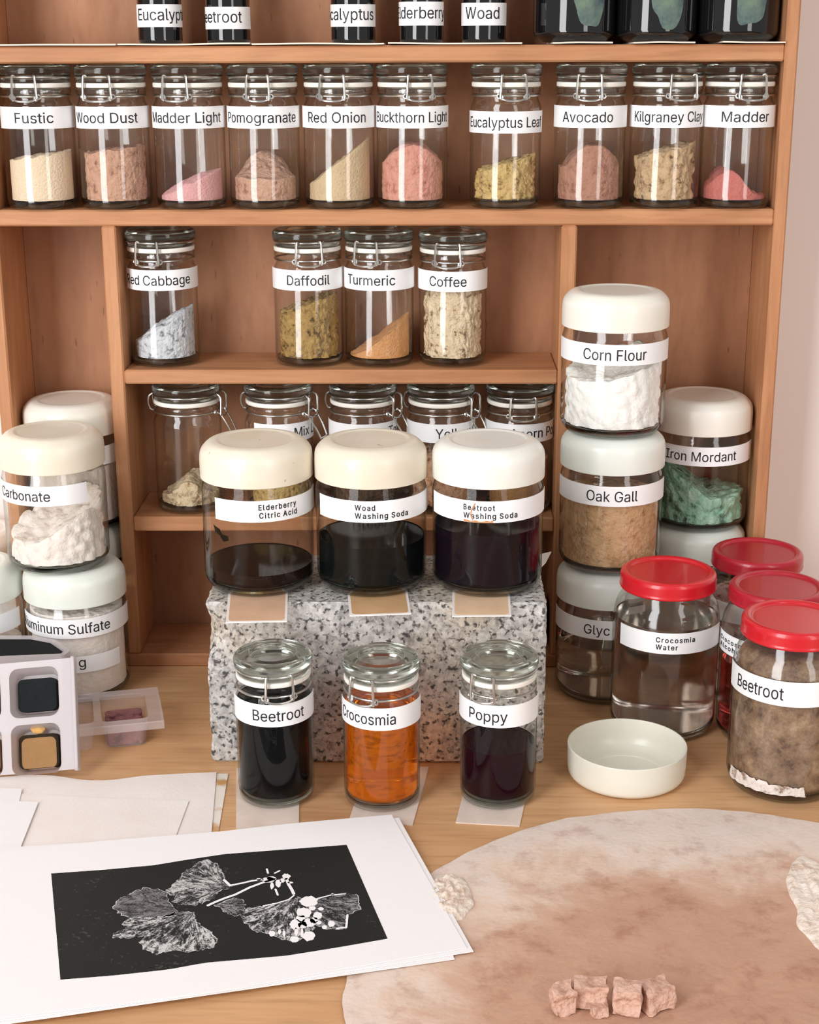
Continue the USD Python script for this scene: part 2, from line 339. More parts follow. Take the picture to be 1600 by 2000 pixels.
gran = mat('granite', {'g': ('geometry', {}),
    'n1': ('noise_texture', {'scale': 210.0, 'detail': 5, 'roughness': .7}), 'r1': ('rgb_ramp', {'ramp': [(.3, lin((150, 146, 144))), (.46, lin((186, 182, 178))), (.60, lin((210, 206, 202))), (.75, lin((228, 224, 219)))]}),
    'n2': ('noise_texture', {'scale': 300.0, 'detail': 2, 'roughness': .5, 'distortion': .25}), 'r2': ('rgb_ramp', {'ramp': [(.345, (.09, .09, .095)), (.40, (.45, .44, .44)), (.46, (1, 1, 1))]}), 'x': ('mix', {'mix_type': 'multiply', 'fac': .95}),
    'n4': ('noise_texture', {'scale': 150.0, 'detail': 3, 'distortion': 1.0}), 'r4': ('rgb_ramp', {'ramp': [(.36, (.55, .53, .52)), (.45, (1, 1, 1))]}), 'z': ('mix', {'mix_type': 'multiply', 'fac': .8}),
    'n3': ('noise_texture', {'scale': 14.0, 'detail': 2}), 'r3': ('rgb_ramp', {'ramp': [(.52, (1, 1, 1)), (.7, (1, .86, .66))]}), 'y': ('mix', {'mix_type': 'multiply', 'fac': .8}),
    'b': ('bump', {'strength': .3, 'distance': .001}), 'p': ('principled_bsdf', {'roughness': .6})},
    [('g.position', q + '.vector') for q in ('n1', 'n2', 'n3', 'n4')] + [('n1.fac', 'r1.fac'), ('n2.fac', 'r2.fac'), ('n3.fac', 'r3.fac'), ('n4.fac', 'r4.fac'), ('r1.color', 'x.color1'), ('r2.color', 'x.color2'),
     ('x.color', 'z.color1'), ('r4.color', 'z.color2'), ('z.color', 'y.color1'), ('r3.color', 'y.color2'), ('y.color', 'p.base_color'), ('n1.fac', 'b.height'), ('b.normal', 'p.normal')])
single('granite_block', granite_block(), gran, 'grey speckled granite block under three cream lidded jars', 'stone block', smooth=40)

# ------------------------------------------------------------------ clip-top spice jar (unit: radius .025, height .097)
JR, JH = .025, .097
body_pr = fillet([(0, .0012), (.018, .0012, .001), (.0205, 0, .001), (.0238, .0006, .003), (JR-.0002, .006, .004), (JR-.0003, .0685, .004), (.0226, .0728, .002), (.0222, .0755, .002), (.0240, .0772, .001), (.0240, .0802, .001), (.0225, .0812), (.0190, .0812, .001), (.0190, .077)], 5)
heel_pr = fillet([(0, .0016), (.0195, .0016, .001), (.0232, .0020, .002), (.0240, .0055, .002), (.0226, .0050, .0015), (.015, .0042), (0, .0046)], 4)
gask_pr = fillet([(.0195, .0814), (.0238, .0814, .0006), (.0240, .0830, .0008), (.0238, .0846, .0006), (.0195, .0846), (.0195, .0814)], 3)
lid_pr = fillet([(0, .0795), (.0170, .0795, .001), (.0182, .0848, .0005), (.0232, .0848, .0008), (.0234, .0872, .001), (.0226, .0884, .001), (.0250, .0900, .0012), (.0252, .0945, .0022), (.0225, .0968, .002), (.0150, .0962, .001), (.0132, .0938, .001), (0, .0935)], 5)
def P3(a, r, z): return np.array([r*math.sin(a), -r*math.cos(a), z])
def arc(a0, a1, r, z, n=24): return [P3(a, r, z) for a in np.linspace(a0, a1, n)]
def clasp_meshes(ang, half=.30, big=False):
    w = .00072; ro = .0262 if not big else .0285; ms = []
    ms.append(tube([P3(a, .0236, .0757) for a in np.linspace(0, 2*math.pi, 72, endpoint=False)], w, closed=True))   # neck ring
    ms.append(tube([P3(a, .0240, .0884) for a in np.linspace(0, 2*math.pi, 72, endpoint=False)], w, closed=True))   # lid ring
    for s in (-1, 1):
        a = ang+s*half
        ms.append(tube(smoothline([P3(a-s*.06, .0242, .0887), P3(a-s*.01, .0256, .0893), P3(a, ro, .0868), P3(a+s*.01, ro+.0004, .0800), P3(a+s*.02, ro+.0003, .0750), P3(a+s*.01, ro, .0736), P3(a-s*.03, ro-.0004, .0744), P3(a-s*.02, ro-.0008, .0760)]), w*1.25))
        c = [P3(a+s*.07+.05*math.cos(t), .0247+.0006*t/6.3, .0757+.0014*math.sin(t)) for t in np.linspace(0, 4*math.pi, 40)]
        ms.append(tube(c, w))
    lev = smoothline([P3(ang-half-.05, .0250, .0762), P3(ang-half, ro, .0742), P3(ang-half*.6, ro+.0005, .0730), P3(ang, ro+.0007, .0727), P3(ang+half*.6, ro+.0005, .0730), P3(ang+half, ro, .0742), P3(ang+half+.05, .0250, .0762)])
    levm = [tube(lev, w)]
    if big:
        for s in (-1, 1): levm.append(tube(smoothline([P3(ang+s*half, ro, .0735), P3(ang+s*half*.8, ro+.004, .066), P3(ang+s*half*.6, ro+.0075, .0575)]), w))
        levm.append(tube(arc(ang-half*.6, ang+half*.6, ro+.0075, .0575, 8), w))
    # hinge on the far side
    for s in (-1, 1):
        a = ang+math.pi+s*half*.8
        ms.append(tube(smoothline([P3(a, .0244, .0884), P3(a, .0272, .0862), P3(a, .0280, .0815), P3(a, .0266, .0768), P3(a, .0244, .0757)]), w))
    return cat(ms), cat(levm)
def clip_jar(label, cx, px_y, Y, zbase, Rpx, text, t0=None, t1=None, clasp=(None, None), lab=(.055, .0690), lab_px=None, zs=1.0, R=None, cap=.0068, group=None, name='clip_top_jar', big=False, wf=None, tz=None, gl=None):
    """returns (path, R scale). cx: pixel column of its middle at row px_y; Y: depth of its axis"""
    p = aty(cx, px_y, Y); d = (p-CAM) @ fw; R = R or Rpx*d/F; s = R/JR; az = math.atan2(p[0]-CAM[0], Y-CAM[1])
    ang = lambda px: math.asin(max(-1, min(1, (px-cx)/Rpx))) - az
    t = thing(name, label, 'jar', (p[0], Y, zbase), scale=(s, s, s*zs), group=group)
    part(t, 'glass_body', lambda: lathe(body_pr), gl or glass, key='clip_body')
    part(t, 'glass_base', lambda: lathe(heel_pr), thick_glass, key='clip_heel')
    part(t, 'gasket', lambda: lathe(gask_pr), rubber, key='clip_gasket')
    part(t, 'lid', lambda: lathe(lid_pr), thick_glass, key='clip_lid')
    a, b = (ang(q) for q in clasp) if not big else clasp
    c, l = clasp_meshes((a+b)/2, max(.2, (b-a)/2), big); cp = part(t, 'clasp', c, wire); part(cp, 'lever', l, wire)
    if text:
        la, lb = (ang(q) for q in lab_px) if lab_px else (-1.5-az, 1.5-az)
        lp = part(t, 'label_strip', strip(JR+.0001, la, lb, *lab), paper_label)
        A0, A1 = (ang(t0) if t0 is not None else None), (ang(t1) if t1 is not None else None)
        part(lp, 'lettering', bent_text(text, JR+.00046, A0, (tz if tz is not None else lab[0]+(lab[1]-lab[0])*.5-cap/s*.5), cap/s, wf or .92, A1), ink)
    return t, s, (p[0], Y, zbase), zs

def contents(jar, name, material, label, catg, hfun, bumps=0., cell=.003, seed=1, Rj=None, z0=.0060):
    """powder or liquid of its own inside a jar; hfun in metres at (x, y) of the unit disc"""
    t, s, loc, zs = jar; m = fill_mound((Rj or JR*.862)*s-.0002*s, z0*s*zs, hfun, bumps, cell, seed)
    return single(name, m, material, label, catg, kind='stuff', loc=loc, smooth=50)
def const(h): return lambda x, y: np.full_like(x, h)
def slope(hl, hr, dome=0., pw=1.0, yb=0.):
    return lambda x, y: hl+(hr-hl)*np.clip((x+1)/2, 0, 1)**pw + dome*np.maximum(0, 1-x*x-y*y) + yb*y
def clump_mat(name, a, b, dark, sc=150.): return powder(name, a, b, sc, dark, bump=.9)
Z1, Z2, Z3, Z4 = S[2][0], S[3][0], S[4][0], S[1][0]
ROW1 = 'spice jars of dye powder on the upper shelf'; ROW2 = 'spice jars of dye powder on the middle shelf'; ROW4 = 'spice jars on the shelf behind the cream lidded jars'
row1 = [
 ('Fustic', 79, 37, 107, (38, 78), 0, 'pale cream powder heaped level', (233, 209, 179), (239, 217, 190), None, slope(.029, .036), 0, .003),
 ('Wood Dust', 224.5, 158, 270, (175, 222), 0, 'dusty brown pink powder with cracks', (196, 152, 128), (208, 166, 142), (146, 102, 82), slope(.033, .039, .0), .0012, .004),
 ('Madder Light', 372, 305, 431, (328, 370), 0, 'soft pink powder sloping up to the right', (218, 160, 160), (226, 172, 170), None, slope(.002, .022, .004), 0, .003),
 ('Pomogranate', 517, 451, 577, (488, 527), 0, 'rose brown powder mounded at the back', (192, 150, 128), (212, 172, 148), (150, 108, 86), lambda x, y: .016+.018*np.clip(y+.3, 0, 1)*np.maximum(0, 1-1.1*(x+.05)**2)-.004*x*0, .0004, .003),
 ('Red Onion', 663, 606, 713, (630, 673), 0, 'tan powder rising steeply to the right', (203, 176, 140), (213, 188, 152), None, slope(.010, .045, 0, 1.0), .0003, .004),
 ('Buckthorn Light', 805, 739, None, (798, 841), 0, 'salmon pink clumped powder', (210, 148, 130), (220, 162, 144), (176, 114, 98), lambda x, y: .027+.013*np.maximum(0, 1-x*x*1.1), .0006, .005),
 ('Eucalyptus Leaf', 987, 921, None, (979, 1023), -.0035, 'mustard yellow crumbs', (198, 166, 106), (214, 186, 130), (112, 84, 44), slope(.018, .031, 0), .0024, .0042),
 ('Avocado', 1151, 1100, 1193, (1127, 1170), 0, 'brown pink domed powder', (174, 126, 106), (186, 140, 120), (144, 98, 80), lambda x, y: .024+.016*np.maximum(0, 1-(x-.1)**2*1.2), .0004, .005),
 ('Kilgraney Clay', 1298.5, 1240, None, (1305, 1350), 0, 'lumpy beige clay crumbs', (196, 164, 126), (210, 180, 144), (112, 86, 60), slope(.028, .040, .0), .0026, .0060),
 ('Madder', 1438, 1408, 1494, (1440, 1484), 0, 'coral red powder in a low mound at the left', (190, 104, 98), (202, 122, 112), None, lambda x, y: .002+.019*np.exp(-((x+.35)/.62)**2)-.0*y, .0003, .004)]
for i, (nm, cx, t0, t1, cl, dz, look, a, b, dk, hf, bu, ce) in enumerate(row1):
    Y = .0185
    j = clip_jar(f'glass clip-top jar labelled {nm} holding {look}', cx, 300, Y, Z1+.0003, 69.5, nm, t0, t1, cl, (.0547+dz, .0692+dz), cap=.0068, group=ROW1, wf=.93, zs=1.008)
    contents(j, 'dye_powder', powder('powder_'+nm.lower().replace(' ', '_'), a, b, 150. if dk else 300., dk, bump=.7), f'{look} inside the jar labelled {nm}', 'powder', (lambda x, y, hf=hf: hf(x, y)*.93), bu, ce, 10+i)
row2 = [
 ('Red Cabbage', 320, None, 371, (275, 313), 67.5, 'blue grey flaky powder sloping up to the right', (205, 208, 214), (224, 226, 230), (120, 124, 132), slope(.010, .036, .004, 1.2), .0007, .003),
 ('Daffodil', 603, 564, 643, (583, 628), 67.5, 'olive yellow shredded petals', (166, 132, 76), (190, 156, 96), (84, 62, 28), slope(.030, .044, .0), .0024, .0036),
 ('Turmeric', 741, 683, 771, (698, 737), 67.5, 'orange powder banked in the right corner', (208, 146, 92), (218, 160, 106), None, slope(.0, .030, .0, 1.3), .0002, .004),
 ('Coffee', 884, 841, 910, (853, 897), 66.5, 'cream coloured coarse grounds filling two thirds', (222, 198, 164), (232, 212, 182), (120, 92, 64), lambda x, y: .042+.009*np.maximum(0, 1-x*x), .0024, .0036)]
for i, (nm, cx, t0, t1, cl, rp, look, a, b, dk, hf, bu, ce) in enumerate(row2):
    j = clip_jar(f'glass clip-top jar labelled {nm} holding {look}', cx, 600, .030, Z2+.0003, rp, nm, t0, t1, cl, (.0555, .0700), cap=.0069, group=ROW2, wf=.93)
    contents(j, 'dye_powder', powder('powder_'+nm.lower().replace(' ', '_'), a, b, 170. if dk else 300., dk, bump=.8), f'{look} inside the jar labelled {nm}', 'powder', hf, bu, ce, 40+i)
row4 = [
 (None, 370, None, None, None, 1.30, 'without a label, a few pale chips at its bottom', 'pale beige chips in the unlabelled jar', (206, 184, 150), (222, 202, 170), (140, 112, 80), lambda x, y: .004+.013*np.exp(-((x-.1)/.6)**2), .0022, .007),
 ('Mix L', 547, 576, None, (500, 618), 1.15, 'labelled Mix behind the jar of elderberry', 'golden straw flakes in the jar labelled Mix', (190, 160, 100), (206, 178, 120), (120, 90, 50), const(.045), .0014, .005),
 ('Green Tea', 710, 689, None, (643, 775), 1.15, 'labelled Green Tea behind the jar of woad', 'dark brown leaf crumbs in the jar labelled Green Tea', (96, 72, 56), (124, 96, 74), (50, 34, 26), const(.046), .0014, .004),
 ('Yellow C', 861, 851, None, (795, 927), 1.15, 'labelled Yellow between the two rightmost jars of its shelf', 'pink speckled crumbs in the jar labelled Yellow', (206, 156, 122), (226, 186, 154), (128, 80, 60), const(.036), .0016, .004),
 ('Acorn Po', 1013, 996, None, (947, 1079), .0, 'labelled Acorn at the right end of its shelf', 'ochre brown powder in the jar labelled Acorn', (178, 128, 82), (190, 142, 94), None, const(.034), .0003, .004)]
for i, (nm, cx, t0, t1, lp, ca, look, clab, a, b, dk, hf, bu, ce) in enumerate(row4):
    az = math.atan2(aty(cx, 900, .028)[0], 1.12); big = ca > .5
    j = clip_jar(f'glass clip-top jar {look}', cx, 900, .028, Z3+.0003, 66.5, nm, t0, t1, (ca-.27-az, ca+.27-az) if big else (997, 1043), (.0560, .0700), lp, cap=.0072, group=ROW4, big=big, wf=.95, R=.0254, zs=.985)
    contents(j, 'dye_stuff', powder('stuff_'+str(nm or 'chips').lower().replace(' ', '_'), a, b, 170., dk, bump=.8), clab, 'dye stuff', hf, bu, ce, 60+i)
# front row on swatch cards
FR = 'spice jars of liquid ink in front of the granite block'
def liq_mesh(R, z0, z1, seg=64):
    return lathe(fillet([(0, z0), (R*.93, z0, .002), (R, z0+R*.09, .002), (R, z1+.0006), (R-.0006, z1, .0006), (0, z1-.0002)], 4), seg)
def liquid_in(jar, name, m, label, z1, Rj=JR, z0=.0060, gap=.0013):
    t, s, loc, zs = jar
    return single(name, liq_mesh((Rj-gap)*s, z0*s*zs, z1*s*zs), m, label, 'liquid', kind='stuff', loc=loc, smooth=40)
CARD = .0009
front = [('Beetroot', 537.5, 497, 592, (524, 571), -.207, 'black beetroot ink', .0670, dark_liquid('black_dye', (.006, .006, .006))),
         ('Crocosmia', 745.5, None, 772, (690, 730), -.211, 'bright orange crocosmia ink', .0670, mat('orange_dye', {'p': ('principled_bsdf', {'base_color': (.88, .235, .014), 'transmission_weight': .82, 'ior': 1.34, 'roughness': .03})})),
         ('Poppy', 973.5, 919, 990, (924, 964), -.207, 'dark wine red poppy ink', .0372, dark_liquid('poppy_dye', (.014, .003, .006)))]
for nm, cx, t0, t1, cl, Y, look, z1, lm in front:
    j = clip_jar(f'small clip-top jar labelled {nm} holding {look} before the granite block', cx, 1430, Y, CARD, 75.5, nm, t0, t1, cl, (.0568, .0716), cap=.0069, group=FR, wf=.86, zs=1.03, gl=glass_ink)
    liquid_in(j, 'ink', lm, f'{look} inside the front jar labelled {nm}', z1)

# ------------------------------------------------------------------ cream lidded jars (unit radius .0365, height .0985)
WR = .0365
wbody = fillet([(0, .0020), (.026, .0020, .001), (.0285, 0, .001), (.0320, .0006, .004), (.0362, .0065, .006), (.0364, .0670, .004), (.0345, .0722, .003), (.0340, .0800)], 6)
wheel = fillet([(0, .0024), (.027, .0022, .001), (.0318, .0012, .003), (.0354, .0066, .004), (.0340, .0066, .003), (.028, .0050), (0, .0052)], 5)
wlid = fillet([(.0352, .0742), (.0368, .0742, .0006), (.0369, .0865, .004), (.0362, .0925, .006), (.0310, .0978, .006), (.0255, .0986, .003), (.0235, .0978, .003), (0, .0976)], 7)
wlid = np.vstack([wlid, [[0, .0955], [.030, .0950], [.0352, .088], [.0352, .0742]]])
def cream_jar(label, loc, lidmat, text=None, cx=None, Rpx=None, lab_px=None, t0=None, t1=None, lab=(.0525, .0668), cap=.0066, s=1.0, group=None, lines=None, az=None, gl=None, rot=(0, 0, 0)):
    t = thing('cream_lidded_jar', label, 'jar', loc, rot, (s, s, s), group)
    part(t, 'glass_body', lambda: lathe(wbody, 80), gl or glass, key='w_body')
    part(t, 'glass_base', lambda: lathe(wheel, 80), thick_glass, key='w_heel')
    part(t, 'lid', lambda: lathe(wlid, 96), lidmat, key='w_lid')
    az = math.atan2(loc[0]-CAM[0], loc[1]-CAM[1]) if az is None else az
    ang = lambda px: math.asin(max(-1, min(1, (px-cx)/Rpx))) - az
    if text or lines or lab_px:
        la, lb = (ang(q) for q in lab_px) if lab_px else (-1.45-az, 1.45-az)
        lp = part(t, 'label_strip', strip(WR+.0001, la, lb, *lab), paper_label)
        if text: part(lp, 'lettering', bent_text(text, WR+.00046, ang(t0) if t0 is not None else None, (lab[0]+lab[1])/2-cap/2, cap, .95, ang(t1) if t1 is not None else None), ink)
        for k, (ln, p0, p1) in enumerate(lines or []):
            part(lp, 'lettering', bent_text(ln, WR+.00046, ang(p0), (lab[0]+lab[1])/2 + (.0010 if k == 0 else -.0044), .0035, 1, ang(p1), spacing=.3, bold=True), ink)
    return t, s, loc, 1.0
TOPG = .1134
def wcontents(jar, name, material, label, hfun, bumps, cell, seed, catg='powder'): return contents(jar, name, material, label, catg, hfun, bumps, cell, seed, Rj=WR*.915, z0=.0069)
for nm, cx, lab_px, lines, lm, look, z1, liqm, dark in [
    ('Elderberry', 506, (428, 640), [('Elderberry', 507, 576), ('Citric Acid', 508, 577)], cream_worn, 'a little brown elderberry ink', .0150, dark_liquid('elderberry_dye', (.016, .008, .006)), 0),
    ('Woad', 726, (631, 860), [('Woad', 696, 733), ('Washing Soda', 696, 793)], cream_worn, 'blue black woad ink', .0335, dark_liquid('woad_dye', (.004, .006, .006)), 0),
    ('Beetroot', 952, (851, 1085), [('Beetroot', 908, 965), ('Washing Soda', 908, 1006)], cream_white, 'purple black beetroot ink', .0425, dark_liquid('beetroot_dye', (.009, .005, .009)), 0)]:
    Y = -.1240; p = aty(cx, 1060, Y); side = {'Elderberry': 'left end', 'Woad': 'middle', 'Beetroot': 'right end'}[nm]
    j = cream_jar(f'cream lidded jar of {look}, {side} of the granite block', (p[0], Y, TOPG+CARD), lm, None, cx, 106, lab_px, lines=lines, group='cream lidded ink jars on the granite block', gl=glass_old)
    liquid_in(j, 'ink', liqm, f'{look} at the bottom of its cream lidded jar' if nm == 'Elderberry' else f'{look} inside the cream lidded jar on the {side} of the granite', z1, WR, .0060, .0016)
    if nm == 'Beetroot':
        azb = math.atan2(p[0], Y-CAM[1]); ab = lambda q: math.asin((q-cx)/106)-azb
        n_ = 22; tp = [(ab(909+53*q/(n_-1))*WR, .0532+.0012*meshkit.noise(np.array([q*.9, 1.3, .1]))) for q in range(n_)]; bt = [(ab(909+53*q/(n_-1))*WR, .0527) for q in range(n_-1, -1, -1)]
        sl_ = LineString([(ab(x_)*WR, z_) for x_, z_ in ((925, .0545), (921, .0575), (923, .0610), (929, .0650))]).buffer(.00035)
        for q in (Polygon(tp+bt), sl_):
            m = trimesh.creation.extrude_polygon(q, .0001, engine='earcut').subdivide_to_size(.002); v = np.array(m.vertices); A = v[:, 0]/WR; r = WR+.00062+v[:, 2]
            part(j[0], 'label_stain', trimesh.Trimesh(np.stack([r*np.sin(A), -r*np.cos(A), v[:, 1]], -1), m.faces, process=False), plain('rust_stain', (206, 142, 88), .7))
    if nm == 'Elderberry':
        a = [(.000, .0), (.004, -.0015), (.0052, -.004), (.0085, -.0045), (.0088, -.0068), (.0060, -.0078), (.0040, -.0048), (.0012, -.0036)]
        an = [math.asin((422-506+x*3000)/106) - math.atan2(p[0], 1.0) if False else -.93+x/WR for x, _ in a]
        q = Polygon([(x, y) for x, y in a]); m = trimesh.creation.extrude_polygon(q, .0002, engine='earcut').subdivide_to_size(.0015); v = np.array(m.vertices); A = -.93-math.atan2(p[0], .98)+v[:, 0]*1.5/WR; r = WR-.0006-v[:, 2]
        part(j[0], 'dried_drip', trimesh.Trimesh(np.stack([r*np.sin(A), -r*np.cos(A), .0475+v[:, 1]*1.25], -1), m.faces, process=False), _mats['black_dye'])

PILE = .0988
cornflour = powder('corn_flour', (250, 247, 242), (253, 251, 248), 200., bump=.5)
white_pow = powder('white_powder', (238, 226, 218), (250, 242, 236), 120., bump=.8)
tan_pow = powder('oak_gall', (196, 158, 118), (212, 176, 136), 160., (168, 130, 92), bump=.6)
green_pow = powder('iron_mordant', (138, 182, 158), (180, 214, 194), 110., (76, 114, 96), bump=.9)
RS = 'stacked cream lidded jars'
def at_pile(px, py, Y): return aty(px, py, Y)[0]
# right stack
xg, yg = at_pile(1183, 1240, -.0375), -.0375
j = cream_jar('cream lidded jar labelled Glyc of clear liquid, lowest of the right stack', (xg, yg, 0.0), cream_green, 'Glyc', 1183, 99, None, 1142, None, group=RS, cap=.0070)
liquid_in(j, 'clear_liquid', liquid('glycerine', (.86, .80, .70), 1.4), 'clear liquid inside the jar labelled Glyc', .043, WR, .0060, .0016)
xo = at_pile(1192.5, 1000, -.0375)
j = cream_jar('cream lidded jar labelled Oak Gall full of tan powder', (xo, -.0375, PILE), cream_green, 'Oak Gall', 1192.5, 100.5, None, 1147, 1242, group=RS, cap=.0074)
wcontents(j, 'oak_gall_powder', tan_pow, 'tan powder inside the jar labelled Oak Gall', lambda x, y: .046+.006*np.maximum(0, 1-x*x-y*y), .0004, .004, 81)
xc = at_pile(1198, 740, -.0375)
j = cream_jar('cream lidded jar labelled Corn Flour of white flour, top of the right stack', (xc, -.0375, 2*PILE), cream, 'Corn Flour', 1198, 103, None, 1141, 1258, group=RS, cap=.0074)
wcontents(j, 'corn_flour', cornflour, 'bright white flour inside the jar labelled Corn Flour', lambda x, y: .033+.012*x*np.where(x > 0, 1, .3)+.010*np.clip(y+.2, 0, 1), .0022, .007, 82)
xi = at_pile(1366, 930, .028)
j = cream_jar('cream lidded jar labelled Iron Mordant of mint green crystals', (xi, .0290, FLOORZ+PILE), cream, 'Iron Mordant', 1366, 95, None, 1303, 1432, group=RS, cap=.0070)
wcontents(j, 'iron_mordant_crystals', green_pow, 'mint green crystals inside the jar labelled Iron Mordant', lambda x, y: .016+.026*np.clip((-x+.15), 0, 1)**1.0+.002*x, .0026, .008, 83, 'crystals')
j = cream_jar('cream lidded jar beneath the jar labelled Iron Mordant, mostly hidden by red lids', (xi, .0290, FLOORZ), cream_green, group=RS)
wcontents(j, 'white_powder', white_pow, 'white powder in the jar beneath the jar labelled Iron Mordant', const(.04), .0006, .006, 84)
# left stack
xa = at_pile(149, 1180, -.0375)
j = cream_jar('cream lidded jar labelled Aluminum Sulfate full of white powder', (xa, -.0375, 0), cream_green, 'Aluminum Sulfate', 149, 100, None, None, 210, group=RS, cap=.0074)
wcontents(j, 'aluminum_sulfate_powder', white_pow, 'white powder inside the jar labelled Aluminum Sulfate', const(.060), .0005, .005, 85)
azj = math.atan2(xa, 1.05); aa = lambda px: math.asin((px-149)/100)-azj
lp = part(j[0], 'label_strip', strip(WR+.0001, aa(90), aa(226), .026, .0385), paper_label, 'small paper strip low on the jar')
part(lp, 'lettering', bent_text('g', WR+.00046, aa(146), .0305, .0072, 1), ink)
xb = at_pile(110, 1000, -.0385)
j = cream_jar('cream lidded jar labelled Carbonate of crusted white powder', (xb, -.0385, PILE), cream_worn, 'Carbonate', 110, 104, (0, 172), 10, 100, group=RS, cap=.0070)
wcontents(j, 'carbonate_powder', white_pow, 'crusted white powder inside the jar labelled Carbonate', lambda x, y: .014+.020*np.clip(x+.2, 0, 1.2)+.016*np.clip(y+.1, 0, 1), .0030, .009, 86)
xh = (XLi+AX0)/2
j = cream_jar('cream lidded jar standing in the left compartment behind the Carbonate jar', (xh, .0290, FLOORZ+PILE*.985), cream, None, 143, 97, (40, 232), group=RS, s=.985)
wcontents(j, 'white_powder', white_pow, 'white powder in the jar standing behind the Carbonate jar', const(.042), .0006, .006, 87)
j = cream_jar('cream lidded jar beneath the one in the left compartment, nearly hidden', (xh, .0290, FLOORZ), cream_green, None, 143, 97, (40, 232), group=RS, s=.985)
wcontents(j, 'white_powder', white_pow, 'white powder in the lowest jar of the left compartment', const(.042), .0006, .006, 88)
xl = at_pile(-54, 1180, -.0385)
j = cream_jar('cream lidded jar cut by the left edge beside the Aluminum Sulfate jar', (xl, -.0385, 0), cream_green, None, -54, 100, (-150, 34), group=RS)
wcontents(j, 'white_powder', white_pow, 'white powder in the jar cut by the left edge', const(.03), .0006, .006, 89)
j = cream_jar('cream lidded jar outside the left wall of the cabinet, only its lid showing', (XL-.0385, .034, 0), cream, None, group=RS, s=1.02)

# ------------------------------------------------------------------ red lidded jars (radius .0365, height .112)
RR = .0365
rbody = fillet([(0, .0022), (.027, .0022, .001), (.0295, 0, .001), (.0325, .0006, .004), (.0363, .0070, .006), (.0365, .0795, .010), (.0345, .0900, .006), (.0300, .0965, .004), (.0292, .1040)], 6)
rlid = fillet([(.0308, .1003), (.0324, .1003, .0005), (.0330, .1013, .0008), (.0326, .1026, .0006), (.0326, .1088, .0010), (.0316, .1110, .0012), (.0292, .1118, .0010), (.0270, .1110, .0010), (.0262, .1096, .0010), (0, .1092)], 5)
rlid = np.vstack([rlid, [[0, .1082], [.0306, .1080], [.0308, .1003]]])
def red_jar(label, px, py, Y, lidm, zs=1.025, R=RR, text=None, cx=None, Rpx=None, lab_px=None, t0=None, t1=None, lab=(.0655, .0800), cap=.0072, lines=None, gl=None):
    x = aty(px, py, Y)[0]; s = R/RR; t = thing('red_lidded_jar', label, 'jar', (x, Y, 0), scale=(s, s, zs), group='jam jars with red lids')
    part(t, 'glass_body', lambda: lathe(rbody, 80), gl or glass, key='r_body')
    part(t, 'glass_base', lambda: lathe(wheel, 80), thick_glass, key='w_heel')
    part(t, 'lid', lambda: lathe(rlid, 96), lidm, key='r_lid')
    az = math.atan2(x, Y-CAM[1]); ang = lambda q: math.asin(max(-1, min(1, (q-cx)/Rpx))) - az
    if text or lines:
        la, lb = (ang(q) for q in lab_px)
        lp = part(t, 'label_strip', strip(RR+.0001, la, lb, *lab), paper_label)
        if text: part(lp, 'lettering', bent_text(text, RR+.00046, ang(t0), (lab[0]+lab[1])/2-cap/2, cap, .95, ang(t1)), ink)
        for k, (ln, p0, p1) in enumerate(lines or []):
            part(lp, 'lettering', bent_text(ln, RR+.00046, ang(p0), (lab[0]+lab[1])/2 + (.0008 if k == 0 else -.0042), .0033, 1, ang(p1), spacing=.3, bold=True), ink)
    return t, s, (x, Y, 0), zs
Yw = -.099
j = red_jar('red lidded jam jar labelled Crocosmia Water of clear liquid', 1297, 1300, Yw, red_lid, text=None, cx=1297, Rpx=104, lab_px=(1212, 1398), lines=[('Crocosmia', 1280, 1352), ('Water', 1280, 1321)])
liquid_in(j, 'clear_liquid', liquid('crocosmia_water', (.90, .79, .70), 1.33, .12), 'faintly brown clear liquid inside the Crocosmia Water jar', .0805, RR, .0062, .0016)
j = red_jar('red lidded jam jar standing furthest back, its lid against the cabinet side', 1472, 1200, -.0400, red_dark, .975, .0362, cx=1472, Rpx=100, lab_px=(1388, 1470), lines=[('Crocosmia', 1474, 1540)])
contents(j, 'dried_petals', powder('petal_bits', (196, 160, 150), (226, 200, 190), 120., (120, 60, 50), bump=.9), 'pinkish petal bits in the red lidded jar furthest back', 'dried petals', const(.066), .002, .006, 91, Rj=RR*.94, z0=.0078)
j = red_jar('red lidded jam jar labelled Crocosmia Alcohol between two other red lids', 1512, 1250, -.1130, red_dark, .975, .0362, cx=1512, Rpx=105, lab_px=(1409, 1560), lines=[('Crocosmia', 1412, 1470), ('Alcohol', 1412, 1456)])
liquid_in(j, 'ink', liquid('crocosmia_alcohol', (.42, .035, .03), 1.36), 'deep red liquid inside the Crocosmia Alcohol jar', .058, RR, .0062, .0016)
Yb = -.1865
j = red_jar('big red lidded jam jar labelled Beetroot packed with brown sludge', 1538, 1400, Yb, red_lid, cx=1538, Rpx=116, lab_px=(1424, 1652), text='Beetroot', t0=1439, t1=1528, lab=(.0665, .0825), cap=.0080)
sludge = mat('beetroot_sludge', {'c': ('texture_coordinate', {}), 'n': ('noise_texture', {'scale': 75.0, 'detail': 8, 'roughness': .78, 'distortion': .1}), 'r': ('rgb_ramp', {'ramp': [(.36, lin((74, 52, 38))), (.45, lin((122, 94, 72))), (.56, lin((148, 120, 94))), (.70, lin((184, 156, 128)))]}),
     'b': ('bump', {'strength': .5, 'distance': .002}), 'p': ('principled_bsdf', {'roughness': .5})}, [('c.object', 'n.vector'), ('n.fac', 'r.fac'), ('r.color', 'p.base_color'), ('n.fac', 'b.height'), ('b.normal', 'p.normal')])
